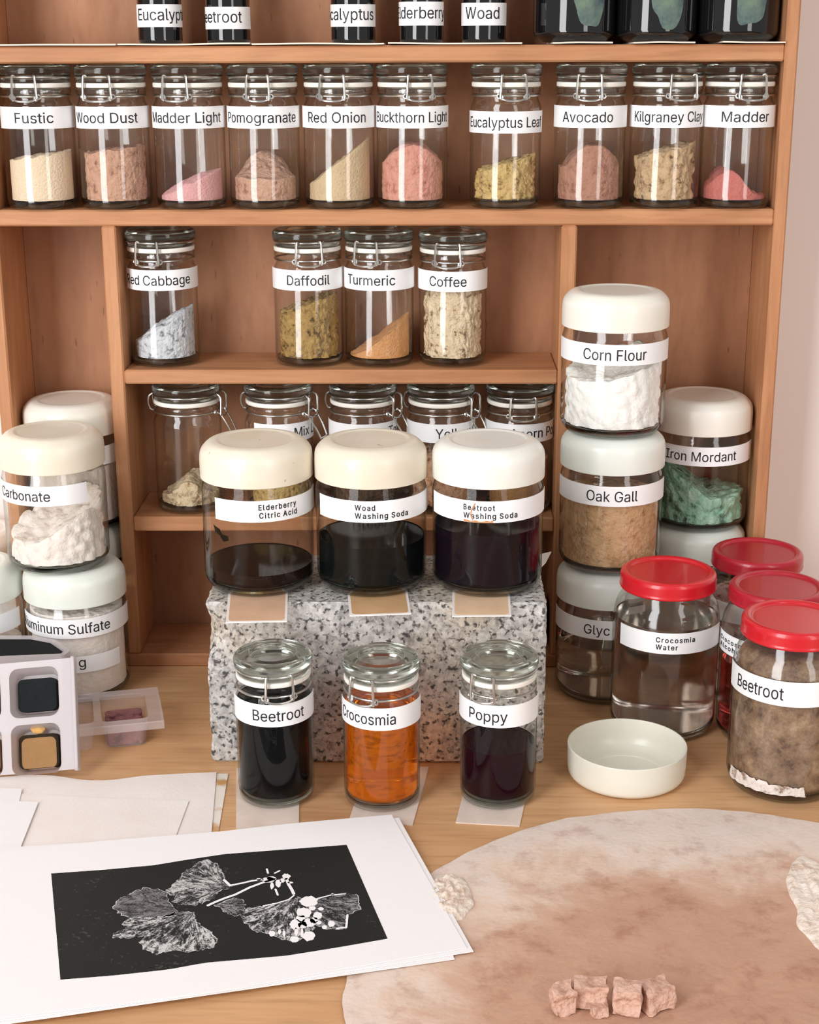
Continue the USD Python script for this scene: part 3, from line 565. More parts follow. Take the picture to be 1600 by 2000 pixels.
sl = lathe(fillet([(0, .0062), (.0315, .0062, .002), (.0350, .0105, .003), (.0351, .0790, .010), (.0330, .0885, .006), (.0284, .0945, .003), (0, .0955)], 6), 72)
single('beetroot_sludge', sl, sludge, 'mottled brown sludge filling the big Beetroot jar', 'sludge', kind='stuff', loc=j[2], smooth=50)
az = math.atan2(j[2][0], .9); rng = np.random.default_rng(3)
top = [(-1.12+.045*k, .0165-.0001*k+.0036*(meshkit.noise(np.array([k*.8, .3, .2]))-.5)-(.006 if k in (0, 34) else 0)) for k in range(35)]; bot = [(-1.10+.045*k, .0070+.0016*meshkit.noise(np.array([k*.8, 4.3, .2]))) for k in range(34, -1, -1)]
q = Polygon([(a*RR, z) for a, z in top+bot]); m = trimesh.creation.extrude_polygon(q, .0002, engine='earcut').subdivide_to_size(.002); v = np.array(m.vertices); A = v[:, 0]/RR-az; r = RR+.0002+v[:, 2]
part(j[0], 'paper_residue', trimesh.Trimesh(np.stack([r*np.sin(A), -r*np.cos(A), v[:, 1]], -1), m.faces, process=False), powder('torn_paper', (222, 212, 204), (238, 230, 224), 160., (150, 126, 108)), 'torn white paper remnant near the foot of the jar')

# loose lid lying upside down
p = atz(1224, 1510, 0); lidp = fillet([(0, .0006), (.0330, 0, .004), (.0376, .0026, .0055), (.0383, .0090, .004), (.0386, .0228, .0006), (.0374, .0228, .0005), (.0366, .0090, .004), (.0325, .0034, .004), (.0240, .0028, .0005), (.0235, .0020, .0005), (0, .0018)], 6)
c = aty(1224, 1480, -.179)
single('loose_lid', lathe(lidp, 96), plastic('ivory_lid', (230, 227, 211), (235, 232, 217), .0), 'loose ivory lid lying upside down on the table', 'lid', loc=(c[0], -.179, 0))

# ------------------------------------------------------------------ dark bottles on the top shelf
br = .0152
bpr = fillet([(0, 0), (br-.0006, 0, .0012), (br, .002, .001), (br, .0440, .006), (.0085, .0520, .004), (.0080, .0600), (0, .0600)], 5)
cpr = fillet([(.0070, .0570), (.0105, .0570, .0004), (.0105, .0720, .0012), (0, .0720)], 4)
dark_glass = mat('black_bottle_glass', {'p': ('principled_bsdf', {'base_color': (.006, .006, .007), 'roughness': .05, 'coat_weight': .5})})
black_cap = plain('black_cap', (26, 26, 26), .4)
TB = [('Eucalyptus', 313, 275, None, 53, 8, 'the leftmost of the pair at the left'), ('Beetroot', 446, None, 471, 57, 13, ''), ('Eucalyptus', 690, None, 727, 52, 8, 'next to the one labelled Elderberry'), ('Elderberry', 823, 779, None, 50, 3, ''), ('Woad', 945, 912, 973, 50, 5, '')]
for nm, cx, t0, t1, yb, yt, ex in TB:
    Y = .022; p = aty(cx, 60, Y); az = math.atan2(p[0], Y-CAM[1]); ang = lambda q: math.asin(max(-1, min(1, (q-cx)/42.)))-az
    t = thing('ink_bottle', f'small black bottle labelled {nm}' + (f', {ex}' if ex else ' on the top shelf'), 'bottle', (p[0], Y, Z4+.0013), group='small ink bottles on the top shelf')
    part(t, 'bottle_body', lambda: lathe(bpr, 48), dark_glass, key='b_body'); part(t, 'cap', lambda: lathe(cpr, 32), black_cap, key='b_cap')
    z0, z1 = aty(cx, yb, Y-br)[2]-Z4-.0013, aty(cx, yt, Y-br)[2]-Z4-.0013
    lp = part(t, 'label_strip', strip(br+.0001, -1.45-az, 1.45-az, z0, z1, n=32), paper_label)
    part(lp, 'lettering', bent_text(nm, br+.00046, ang(t0) if t0 else None, z0+(z1-z0)*.30, .0076, .92, ang(t1) if t1 else None), ink)
Bp = fillet([(0, 0), (.021, 0, .003), (.0284, .004, .010), (.0286, .0820, .016), (.013, .1050, .008), (.0125, .1180), (0, .1180)], 7)
Bc = fillet([(.0120, .1120), (.0150, .1120, .0005), (.0150, .1280, .0015), (0, .1280)], 4)
residue = powder('label_residue', (88, 104, 104), (118, 138, 116), 60., (58, 70, 80), .7, bump=.3)
for k, (cx, lx) in enumerate([(1122, 1150), (1281, 1304), (1440, 1468)]):
    Y = .026; p = aty(cx, 40, Y); az = math.atan2(p[0], Y-CAM[1])
    where = ['left of the three, nearest the small Woad bottle', 'middle of the three at the right end of the shelf', 'right of the three, against the cabinet side'][k]
    t = thing('dark_bottle', f'large black glass bottle, {where}', 'bottle', (p[0], Y, Z4+.0013), group='large black bottles on the top shelf')
    part(t, 'bottle_body', lambda: lathe(Bp, 64), dark_glass, key='B_body'); part(t, 'cap', lambda: lathe(Bc, 40), black_cap, key='B_cap')
    rng = np.random.default_rng(k+5); n = 40; pts = []
    for i in range(n):
        a = 2*math.pi*i/n; w = 1+.35*(meshkit.noise(np.array([math.cos(a)*1.7+k*5, math.sin(a)*1.7, 1.]))-.5); ca, sa = math.cos(a), math.sin(a)
        pts.append((.0115*w*np.sign(ca)*abs(ca)**.7, .0255*w*np.sign(sa)*abs(sa)**.7))
    m = trimesh.creation.extrude_polygon(Polygon(pts), .0002, engine='earcut').subdivide_to_size(.003); v = np.array(m.vertices)
    A = math.asin((lx-cx)/83)-az+v[:, 0]/.0286; r = .0287+v[:, 2]
    part(t, 'label_residue', trimesh.Trimesh(np.stack([r*np.sin(A), -r*np.cos(A), .0365+v[:, 1]], -1), m.faces, process=False), residue, 'grey green remnant of a torn label')
# swatch cards lying on the top shelf under the bottles
kraft = plain('card_edge', (238, 222, 206), .8)
for k, (a, b) in enumerate([(-40, 226), (230, 488), (492, 750), (758, 1020), (1080, 1197), (1237, 1358), (1412, 1536)]):
    x0, x1 = aty(a, 90, -.002)[0], aty(b, 90, -.002)[0]
    if k == 6: x1 = min(x1, XRi-.0006)
    if k == 0: x0 = XLi+.001
    n = 30; G = np.zeros((n, 3, 3)); dip = .0016 if k in (0, 2) else .0004
    for i in range(n):
        for jj in range(3):
            u = i/(n-1); G[i, jj] = (x0+(x1-x0)*u, -.0025+.060*jj/2, Z4+.0011+(.0013*meshkit.noise(np.array([u*2.3+k*5, .4, .2]))*(jj == 0)))
    where = ['at the far left, no bottle on it', 'under the small Beetroot bottle', 'under the lone small Eucalyptus bottle', 'under the small Elderberry and Woad bottles', 'under the left large black bottle', 'under the middle large black bottle', 'under the right large black bottle'][k]
    single('swatch_card', grid_solid(G, .0010), kraft, f'thin pale card lying on the top shelf {where}', 'card', group='cards on the top shelf')

# ------------------------------------------------------------------ swatch cards
def quad(px, z, th=.0008): return sheet([px[0], px[1]], [px[3], px[2]], z, th, 10, 10)
def swatch_mat(name, rgb): return mat(name, {'g': ('geometry', {}), 'n': ('noise_texture', {'scale': 60.0, 'detail': 4}), 'r': ('rgb_ramp', {'ramp': [(.3, lin(rgb)), (.7, lin(tuple(min(255, c+14) for c in rgb)))]}), 'p': ('principled_bsdf', {'roughness': .85, 'specular_ior_level': .2})}, [('g.position', 'n.vector'), ('n.fac', 'r.fac'), ('r.color', 'p.base_color')])
def inset(px, z, mx, my, r=.003):
    P = Polygon([atz(*p, z)[:2] for p in px]).buffer(-mx).buffer(-r).buffer(r); return poly_mesh(P, z+.00002, .00006)
for k, (px, col, nm) in enumerate([([(449, 1128), (563, 1128), (561, 1213), (441, 1215)], (206, 166, 136), 'Elderberry'), ([(676, 1128), (792, 1128), (803, 1198), (683, 1202)], (196, 156, 112), 'Woad'), ([(884, 1128), (994, 1128), (999, 1202), (883, 1203)], (220, 186, 152), 'Beetroot')]):
    zc = TOPG+CARD
    t = thing('swatch_card', f'tan dye swatch card sticking out under the {nm} jar on the granite', 'card', group='dye swatches on the granite')
    part(t, 'card', quad(px, zc, .0008), paper_warm, smooth=False)
    part(t, 'painted_swatch', inset(px, zc, .0016, .0016), swatch_mat(f'swatch_{nm.lower()}', col), 'tan brushed dye patch', smooth=False)
card_mat = swatch_mat('beige_card', (220, 202, 189))
for px, nm in [([(462, 1500), (585, 1500), (584, 1617), (461, 1619)], 'black Beetroot ink'), ([(716, 1500), (838, 1497), (806, 1611), (682, 1600)], 'orange Crocosmia ink'), ([(918, 1500), (1040, 1500), (1015, 1613), (890, 1606)], 'Poppy ink')]:
    single('swatch_card', quad(px, CARD-.0001, .0007), card_mat, f'pale blank swatch card under the jar of {nm}', 'card', group='swatch cards on the table', smooth=False)

single('swatch_card', sheet([(1040, 1086), (1077, 1077)], [(1050, 1114), (1066, 1098)], TOPG+.0008, .0007, 8, 8), paper_warm, 'small white card lying on the granite behind the right cream lidded jar', 'card', smooth=False)

# ------------------------------------------------------------------ papers at the left
stain = mat('stained_paper', {'g': ('geometry', {}), 'n': ('noise_texture', {'scale': 45.0, 'detail': 3}), 'r': ('rgb_ramp', {'ramp': [(.52, lin((240, 230, 218))), (.64, lin((206, 154, 96)))]}), 'p': ('principled_bsdf', {'roughness': .85})}, [('g.position', 'n.vector'), ('n.fac', 'r.fac'), ('r.color', 'p.base_color')])
hump = lambda h, w0, w1: (lambda u, v: h*np.sin(np.clip((u-w0)/(w1-w0), 0, 1)*math.pi)*(1-v)**2)
PG = 'loose sheets behind the printed sheet'
single('paper_sheet', sheet([(330, 1512), (446, 1511)], [(330, 1640), (424, 1640)], .0006, .0004), stain, 'stained paper sheet peeping out right of the paler sheets', 'paper', PG, smooth=False)
single('paper_sheet', sheet([(-140, 1528), (60, 1513), (110, 1515), (165, 1524), (215, 1524), (280, 1515), (350, 1511), (423, 1508)], [(-140, 1690), (408, 1690)], .0013, .0004), paper_warm, 'large cream sheet with a wavy back edge', 'paper', PG, smooth=False)
single('paper_sheet', sheet([(-140, 1549), (60, 1551), (220, 1560), (369, 1564)], [(-140, 1690), (322, 1690)], .0020, .0004), paper_warm, 'smaller cream sheet lying on the large wavy one', 'paper', PG, smooth=False)
single('paper_sheet', sheet([(-140, 1536), (43, 1540)], [(-140, 1600), (30, 1600)], .0026, .0004), paper, 'white paper slip half under the small sheet at the left edge', 'paper', PG, smooth=False)
single('paper_sheet', sheet([(-140, 1560), (75, 1566)], [(-140, 1690), (26, 1690)], .0032, .0004), paper, 'small white sheet on top at the left edge', 'paper', PG, smooth=False)
ZP = .0050
single('under_sheet', sheet([(-60, 1662), (400, 1634), (776, 1600)], [(-60, 2010), (500, 1929), (888, 1873)], ZP-.0012, .0004), paper, 'white sheet lowest of the three under the leaf print', 'paper', 'white sheets of the print pile', smooth=False)
single('under_sheet', sheet([(-60, 1660), (400, 1630), (779, 1597)], [(-60, 2002), (430, 1936), (925, 1858)], ZP-.0006, .0004), paper, 'white sheet directly under the leaf print, its corner furthest right', 'paper', 'white sheets of the print pile', smooth=False)
pr = thing('leaf_print', 'white sheet with a black block print of pale veined leaves', 'print')
part(pr, 'paper', sheet([(-60, 1667), (0, 1662), (215, 1641), (429, 1624), (560, 1609), (660, 1600), (765, 1591)], [(-60, 1998), (30, 1985), (220, 1962), (437, 1934), (560, 1912), (640, 1897), (912, 1851)], ZP, .0004, 30, 18), paper, smooth=False)
black_print = mat('printing_ink', {'g': ('geometry', {}), 'n': ('noise_texture', {'scale': 420.0, 'detail': 2}), 'n2': ('noise_texture', {'scale': 40.0, 'detail': 2}), 'ma': ('math', {'math_type': 'multiply_add', 'value2': .55}), 'r': ('rgb_ramp', {'ramp': [(.99, (.012, .013, .012)), (1.07, (.30, .30, .29))]}), 'p': ('principled_bsdf', {'roughness': .6, 'specular_ior_level': .25})},
                  [('g.position', 'n.vector'), ('g.position', 'n2.vector'), ('n2.fac', 'ma.value1'), ('n.fac', 'ma.value3'), ('ma.value', 'r.fac'), ('r.color', 'p.base_color')])
part(pr, 'black_panel', sheet([(100, 1706), (200, 1699), (300, 1690), (360, 1680), (440, 1668), (520, 1662), (677, 1650)], [(118, 1913), (220, 1905), (330, 1893), (400, 1880), (470, 1874), (560, 1866), (660, 1850), (757, 1833)], ZP+.00012, .0001, 30, 10), black_print, 'black printed rectangle', smooth=False)
def veins(name, base, lo, hi, bright):
    """ink left between fanning veins: noise over (angle, distance) about the leaf's stalk"""
    return mat(name, {'g': ('geometry', {}), 's': ('vector_math', {'math_type': 'subtract', 'vector2': (base[0], base[1], 0)}), 'xyz': ('separate_xyz', {}), 'at': ('math', {'math_type': 'arctan2'}), 'le': ('vector_math', {'math_type': 'length'}),
                      'ma1': ('math', {'math_type': 'multiply', 'value2': 11.0}), 'ma2': ('math', {'math_type': 'multiply', 'value2': 130.0}), 'co': ('combine_xyz', {}), 'fl': ('vector_math', {'math_type': 'multiply', 'vector2': (1, 1, 0)}),
                      'n': ('noise_texture', {'scale': 1.0, 'detail': 5, 'roughness': .72, 'distortion': .9}), 'n2': ('noise_texture', {'scale': 60.0, 'detail': 2}), 'n3': ('noise_texture', {'scale': 620.0, 'detail': 3, 'distortion': 1.5}),
                      'a1': ('math', {'math_type': 'multiply_add', 'value2': .35}), 'a2': ('math', {'math_type': 'multiply_add', 'value2': .45}),
                      'r': ('rgb_ramp', {'ramp': [(lo, (.02, .02, .02)), ((lo+hi)/2, tuple(.35*c for c in bright)), (hi, bright)]}), 'p': ('principled_bsdf', {'roughness': .75, 'specular_ior_level': .2})},
               [('g.position', 's.vector1'), ('s.vector', 'fl.vector1'), ('fl.vector', 'xyz.vector'), ('xyz.y', 'at.value1'), ('xyz.x', 'at.value2'), ('fl.vector', 'le.vector1'), ('at.value', 'ma1.value1'), ('le.value', 'ma2.value1'), ('ma1.value', 'co.x'), ('ma2.value', 'co.y'), ('co.vector', 'n.vector'),
                ('g.position', 'n2.vector'), ('g.position', 'n3.vector'), ('n2.fac', 'a1.value1'), ('n.fac', 'a1.value3'), ('n3.fac', 'a2.value1'), ('a1.value', 'a2.value3'), ('a2.value', 'r.fac'), ('r.color', 'p.base_color')])
c2 = lambda L: [(80+x/4, 1620+y/4) for x, y in L]
c3 = lambda L: [(420+x/4.444, 1620+y/4.444) for x, y in L]
LZ = ZP+.00014
leafA1 = c2([(560, 610), (600, 550), (660, 515), (740, 480), (820, 455), (900, 455), (980, 490), (1000, 550), (1020, 600), (1080, 650), (1000, 680), (880, 690), (740, 690), (690, 690), (600, 655)])
leafA2 = c2([(640, 735), (700, 690), (880, 695), (1050, 645), (1190, 650), (1205, 720), (1260, 760), (1330, 800), (1375, 880), (1355, 920), (1290, 930), (1180, 960), (1110, 960), (1060, 940), (980, 960), (900, 970), (800, 940), (765, 885), (810, 830), (700, 850), (560, 840), (590, 800), (650, 775), (690, 765)])
leafB = c2([(990, 470), (1030, 430), (1080, 390), (1110, 345), (1200, 285), (1230, 250), (1300, 240), (1390, 280), (1415, 330), (1425, 400), (1500, 445), (1400, 475), (1330, 545), (1200, 595), (1080, 590), (1030, 560), (1060, 520), (1000, 500)])
leafC = c3([(10, 660), (100, 620), (190, 580), (240, 625), (265, 655), (245, 720), (200, 755), (80, 720)])
leafD = c3([(250, 690), (340, 675), (420, 665), (540, 640), (640, 620), (690, 600), (740, 640), (735, 720), (800, 760), (860, 850), (800, 900), (720, 965), (640, 965), (560, 940), (480, 905), (350, 890), (300, 845), (220, 770)])
leafE = c3([(700, 590), (750, 600), (890, 600), (1010, 568), (1130, 560), (1225, 570), (1250, 620), (1265, 690), (1150, 745), (1140, 850), (1050, 865), (980, 875), (940, 850), (870, 830), (780, 760), (740, 690)])
B1, B2, B3, B4, B5 = (atz(*p, LZ) for p in (c2([(1200, 640)])[0], c2([(1450, 445)])[0], c3([(10, 650)])[0], c3([(700, 585)])[0], c3([(690, 600)])[0]))
for nm, L, d, lo, hi, br_ in [('a', leafA1, B1, .78, 1.08, (.36, .34, .35)), ('b', leafA2, B1, .84, 1.02, (.74, .73, .72)), ('c', leafB, B2, .84, 1.02, (.70, .69, .68)), ('d', leafC, B3, .84, 1.04, (.5, .49, .49)), ('e', leafD, B4, .85, 1.02, (.74, .73, .73)), ('f', leafE, B5, .88, 1.06, (.55, .55, .55))]:
    P = Polygon([atz(*p, LZ)[:2] for p in L]).buffer(0); g = P if P.geom_type == 'Polygon' else max(P.geoms, key=lambda g: g.area)
    ring = np.array(g.exterior.segmentize(.0012).coords); rough = ring + (np.stack([meshkit.noise(np.c_[ring*600, np.full(len(ring), k)], k) for k in (1, 2)], -1)-.5)*.0024
    lf = part(pr, 'leaf', poly_mesh(Polygon(rough).buffer(0), LZ, .00006), veins('leaf_vein_'+nm, d, lo, hi, br_), 'pale veined printed leaf', smooth=False)
    part(lf, 'leaf_edge', poly_mesh(Polygon(rough).buffer(0).exterior.buffer(.00026), LZ+.00006, .00003), veins('leaf_rim', B1, .80, .95, (.62, .62, .61)), smooth=False)
blobs = [(815, 625, 75, 46), (770, 725, 66, 44), (700, 825, 52, 44), (815, 810, 62, 36), (890, 750, 40, 30), (815, 925, 50, 43), (690, 955, 40, 27), (495, 905, 27, 25), (465, 440, 52, 24), (618, 410, 34, 26), (550, 468, 26, 34), (495, 490, 16, 30), (585, 445, 22, 18), (380, 435, 20, 12), (1020, 567, 14, 10), (655, 462, 24, 8), (745, 775, 40, 30), (860, 790, 34, 26), (760, 830, 38, 30), (705, 890, 16, 34), (755, 900, 12, 40), (845, 685, 30, 20), (920, 690, 26, 14), (950, 850, 22, 18), (900, 810, 24, 18), (600, 905, 12, 26), (560, 890, 14, 22), (1010, 820, 30, 26), (490, 425, 40, 18)]
P = []
for i, (x, y, a, b) in enumerate(blobs):
    ring = [(x+a*math.cos(t)*(1+.6*(meshkit.noise(np.array([math.cos(t)*3+i*7, math.sin(t)*3, .5]))-.5)), y+b*math.sin(t)*(1+.6*(meshkit.noise(np.array([math.cos(t)*3+i*7, math.sin(t)*3, 3.5]))-.5))) for t in np.linspace(0, 2*math.pi, 40)[:-1]]
    P = [atz(*p, LZ)[:2] for p in c3(ring)]
    part(pr, 'white_blot', poly_mesh(Polygon(P).buffer(0), LZ+.00007, .00006), paper, smooth=False)
for L, w in [([(-60, 660), (0, 632), (90, 596), (180, 565), (300, 505), (420, 460), (520, 432)], .0009), ([(80, 440), (130, 488), (230, 468), (330, 445), (410, 438)], .0008), ([(620, 430), (640, 480), (665, 520), (684, 560)], .0009), ([(684, 575), (640, 610), (540, 640), (420, 665)], .0005), ([(890, 600), (1010, 570), (1130, 560)], .0005), ([(450, 345), (460, 380)], .0006), ([(520, 380), (560, 360)], .0006), ([(525, 520), (545, 570)], .0006), ([(1150, 745), (1140, 850), (1060, 860)], .0006)]:
    ls = LineString([atz(*p, LZ)[:2] for p in c3(L)]).buffer(w)
    part(pr, 'stem', poly_mesh(ls, LZ+.00007, .00006), paper, smooth=False)

# ------------------------------------------------------------------ large round filter paper with dried pigment, lumps on it
FC, FRr = np.array([.158, -.428]), .2005
nt, nr = 220, 46; th_ = np.linspace(0, 2*math.pi, nt); G = np.zeros((nt, nr, 3))
for i, t in enumerate(th_):
    tt = t % (2*math.pi); c, s = math.cos(tt), math.sin(tt)
    R = FRr + .004*(meshkit.noise(np.array([c*3, s*3, 2.]))-.5) + .0022*(meshkit.noise(np.array([c*16, s*16, 1.]))-.5)
    for k in range(nr):
        rr = .0003+(R-.0003)*k/(nr-1); x, y = FC[0]+rr*c, FC[1]+rr*s; q = k/(nr-1)
        h = .0016 + .0020*meshkit.fbm(np.array([x*38, y*38, 0.]), 3, 4)*(1-q**8) + .0004*meshkit.noise(np.array([x*300, y*300, 1.]))
        G[i, k] = (x, y, h)
filt = mat('pigment_paper', {'g': ('geometry', {}), 'sub': ('vector_math', {'math_type': 'subtract', 'vector2': (FC[0]-.012, FC[1]-.02, 0)}), 'sc': ('vector_math', {'math_type': 'multiply', 'vector2': (1, 1, 0)}), 'len': ('vector_math', {'math_type': 'length'}),
    'n': ('noise_texture', {'scale': 22.0, 'detail': 6, 'roughness': .62, 'distortion': .5}), 'ma': ('math', {'math_type': 'multiply_add', 'value2': .17, 'value3': -.085}), 'ad': ('math', {'math_type': 'add'}),
    'r': ('rgb_ramp', {'ramp': [(.0, lin((194, 152, 128))), (.50, lin((200, 160, 136))), (.68, lin((212, 176, 154))), (.80, lin((226, 202, 184))), (.90, lin((230, 212, 199))), (1.0, lin((228, 213, 203)))]}), 'sc2': ('math', {'math_type': 'multiply', 'value2': 1/.2}),
    'n2': ('noise_texture', {'scale': 48.0, 'detail': 6, 'roughness': .66}), 'r2': ('rgb_ramp', {'ramp': [(.34, (.74, .63, .58)), (.48, (.97, .95, .93)), (.7, (1.0, 1.0, 1.0))]}), 'x': ('mix', {'mix_type': 'multiply', 'fac': .8}),
    'n3': ('noise_texture', {'scale': 320.0, 'detail': 4}), 'b': ('bump', {'strength': .35, 'distance': .001}), 'p': ('principled_bsdf', {'roughness': .85, 'specular_ior_level': .2})},
    [('g.position', 'sub.vector1'), ('sub.vector', 'sc.vector1'), ('sc.vector', 'len.vector1'), ('g.position', 'n.vector'), ('n.fac', 'ma.value1'), ('len.value', 'ad.value1'), ('ma.value', 'ad.value2'), ('ad.value', 'sc2.value1'), ('sc2.value', 'r.fac'),
     ('g.position', 'n2.vector'), ('n2.fac', 'r2.fac'), ('r.color', 'x.color1'), ('r2.color', 'x.color2'), ('x.color', 'p.base_color'), ('g.position', 'n3.vector'), ('n3.fac', 'b.height'), ('b.normal', 'p.normal')])
fp = single('filter_paper', grid_solid(G, .0007), filt, 'large round pale paper stained with pinkish brown pigment at the front', 'filter paper', smooth=50)
def lump(size, seed):
    rng = np.random.default_rng(seed); b = trimesh.creation.box(np.array(size)); b = b.subdivide().subdivide().subdivide(); v = np.array(b.vertices)
    n = v/np.linalg.norm(v, axis=1, keepdims=True); v = v*(.93+.07*np.clip(1-np.abs(np.linalg.norm(v, axis=1)-max(size)/2)/max(size), 0, 1)[:, None])
    v += (np.stack([meshkit.fbm(v*190+seed*7, 3, seed+k) for k in range(3)], -1)-.5)*.0042
    v[:, 2] -= v[:, 2].min(); v[:, :2] *= 1-.12*(v[:, 2:]/size[2])*rng.random()
    return trimesh.Trimesh(v, b.faces, process=False)
lump_mat = powder('pigment_lump', (212, 172, 152), (222, 186, 168), 120., (186, 144, 126), bump=.7)
for k, (px, py, sx, sy, sz, rz, lab) in enumerate([(1100, 1986, .0130, .012, .012, 8, 'leftmost block of dried pigment on the round paper'), (1155, 1977, .0215, .013, .012, -4, 'wide brick of dried pigment behind the small crumb'), (1169, 1993, .0085, .007, .0055, 15, 'small crumb of dried pigment in front of the others'), (1227, 1990, .0170, .013, .014, -10, 'tall chunk of dried pigment right of the small crumb'), (1285, 1980, .0180, .013, .011, 22, 'rightmost chunk of dried pigment with a slanting side')]):
    p = atz(px, py, .003)
    single('pigment_lump', lump((sx*.84, sy*.9, sz), 30+k), lump_mat, lab, 'pigment lump', 'dried pigment lumps on the round paper', loc=(p[0], p[1]+sy*.5, .0026), rot=(0, 0, rz), smooth=35)
crust_mat = powder('pale_crust', (236, 220, 206), (248, 238, 228), 90., (214, 190, 172), bump=.8)
for k, (px, py, a, b, h, lab) in enumerate([(880, 1752, .013, .026, .005, 'pale crust of dried pulp beside the leaf print'), (1612, 1775, .018, .052, .006, 'pale crust of dried pulp at the right edge of the round paper')]):
    p = atz(px, py, .003); n_, m_ = 40, 40; uu, vv = np.meshgrid(np.linspace(-1, 1, n_), np.linspace(-1, 1, m_), indexing='ij')
    q = np.sqrt(uu**2+vv**2); sc = np.where(q > 0, np.maximum(np.abs(uu), np.abs(vv))/np.maximum(q, 1e-6), 1); X, Yy = uu*sc, vv*sc
    P_ = np.dstack([p[0]+X*a*(1+.3*(meshkit.noise(np.dstack([X*3, Yy*3, X*0+k]), 2)-.5)), p[1]+Yy*b*(1+.3*(meshkit.noise(np.dstack([X*3, Yy*3, X*0+k+9]), 3)-.5)), .0030+h*(1-np.clip(X**2+Yy**2, 0, 1))**.6*meshkit.fbm(np.dstack([X*5, Yy*5, X*0]), 3, 6)])
    single('dried_crust', grid_solid(P_, .0008), crust_mat, lab, 'crust', 'pale crusts on the round paper', smooth=40)

# ------------------------------------------------------------------ plastic trays
milky = mat('milky_plastic', {'t': ('transparent_bsdf', {'color': (.95, .94, .94)}), 'p': ('principled_bsdf', {'base_color': lin((222, 214, 216)), 'roughness': .28}), 'x': ('mix_closure', {'fac': .50})}, [('t.BSDF', 'x.closure1'), ('p.BSDF', 'x.closure2')], 'x.closure')
clearp = mat('clear_plastic', {'t': ('transparent_bsdf', {'color': (.97, .95, .95)}), 'p': ('principled_bsdf', {'base_color': lin((240, 230, 228)), 'roughness': .22}), 'x': ('mix_closure', {'fac': .20})}, [('t.BSDF', 'x.closure1'), ('p.BSDF', 'x.closure2')], 'x.closure')
def rrect(cx, cy, w, h, r): return Point(cx, cy).buffer(.0001).envelope.centroid.buffer(1e-6) if False else Polygon([(cx-w/2, cy-h/2), (cx+w/2, cy-h/2), (cx+w/2, cy+h/2), (cx-w/2, cy+h/2)]).buffer(-r).buffer(r, quad_segs=4)
def loft_well(cx, cy, w0, h0, w1, h1, z0, z1, r=.005, th=.0006):
    """open tapering well: rim size (w0, h0) at z0, floor size (w1, h1) at z1 below"""
    A = np.array(rrect(cx, cy, w0, h0, r).exterior.coords)[:-1]; B = np.array(rrect(cx, cy, w1, h1, r).exterior.coords)[:-1]; n = len(A)
    if len(B) != n: B = A*0+np.array([cx, cy])+(A-[cx, cy])*[w1/w0, h1/h0]
    C_ = B*0+[cx, cy]; rows = [np.c_[A, np.full(n, z0)], np.c_[B, np.full(n, z1)], np.c_[C_+(B-C_)*.4, np.full(n, z1)], np.c_[C_+(B-C_)*.02, np.full(n, z1)]]
    return grid_solid_closed(np.array(rows))
def grid_solid_closed(rows):
    k, n = rows.shape[:2]; v = rows.reshape(-1, 3); f = []
    for i in range(k-1):
        for j in range(n):
            a, b, c, d = i*n+j, i*n+(j+1) % n, (i+1)*n+(j+1) % n, (i+1)*n+j; f += [[a, b, c], [a, c, d]]
    return trimesh.Trimesh(v, np.array(f), process=False)
def plate_with_holes(x0, x1, y0, y1, wells, z, th):
    P = Polygon([(x0, y0), (x1, y0), (x1, y1), (x0, y1)]).buffer(-.003).buffer(.003)
    for w in wells: P = P.difference(rrect(*w))
    m = trimesh.creation.extrude_polygon(P, th, engine='earcut'); m.apply_translation([0, 0, z]); return m
# leaning tray: local x right, y up the tray, z out of its face
pt = .0385; Wd = .034
bx = atz(160, 1508, .002)
tilt = 62.
t1 = thing('ice_cube_tray', 'milky plastic mould tray leaning up at the left edge, two cells of dye cake showing', 'tray', (bx[0]-.0005, -.189, .0080), (tilt, -5, 1.0))
cols = [(-.0270, .0520), (-.0270, .0135+.0015), (-.0655, .0520), (-.0655, .0150)]
part(t1, 'tray_face', plate_with_holes(-.086, 0, 0, .0725, [(x, y, .0325, .0325, .006) for x, y in cols], -.0008, .0010), milky, smooth=False)
part(t1, 'rim', cat([box((-.0085, .0005, -.0045), (-.0005, .0722, -.0008), .0004), box((-.0020, -.001, -.0050), (.0006, .0735, .0016), .0005)]), milky)
for x, y in cols: part(t1, 'cell', loft_well(x, y, .0325, .0325, .0265, .0250, 0, -.015), milky, smooth=40)
cake_cols = [((18, 22, 24), 'black dye cake'), ((150, 112, 72), 'brown dye cake with dark edges'), ((52, 40, 46), 'dark dye cake'), ((120, 92, 66), 'brown dye cake'), ((18, 22, 24), 'black dye cake'), ((90, 60, 50), 'brown dye cake')]
def cake_mesh(w, h, d, r=.0035):
    m = trimesh.creation.extrude_polygon(rrect(0, 0, w, h, r), d, engine='earcut'); return m
Rx = trimesh.transformations.euler_matrix(math.radians(tilt), math.radians(-5), math.radians(1.0))
def tray_world(x, y, z): return Rx[:3, :3] @ np.array([x, y, z]) + np.array([bx[0]-.0005, -.189, .0080])
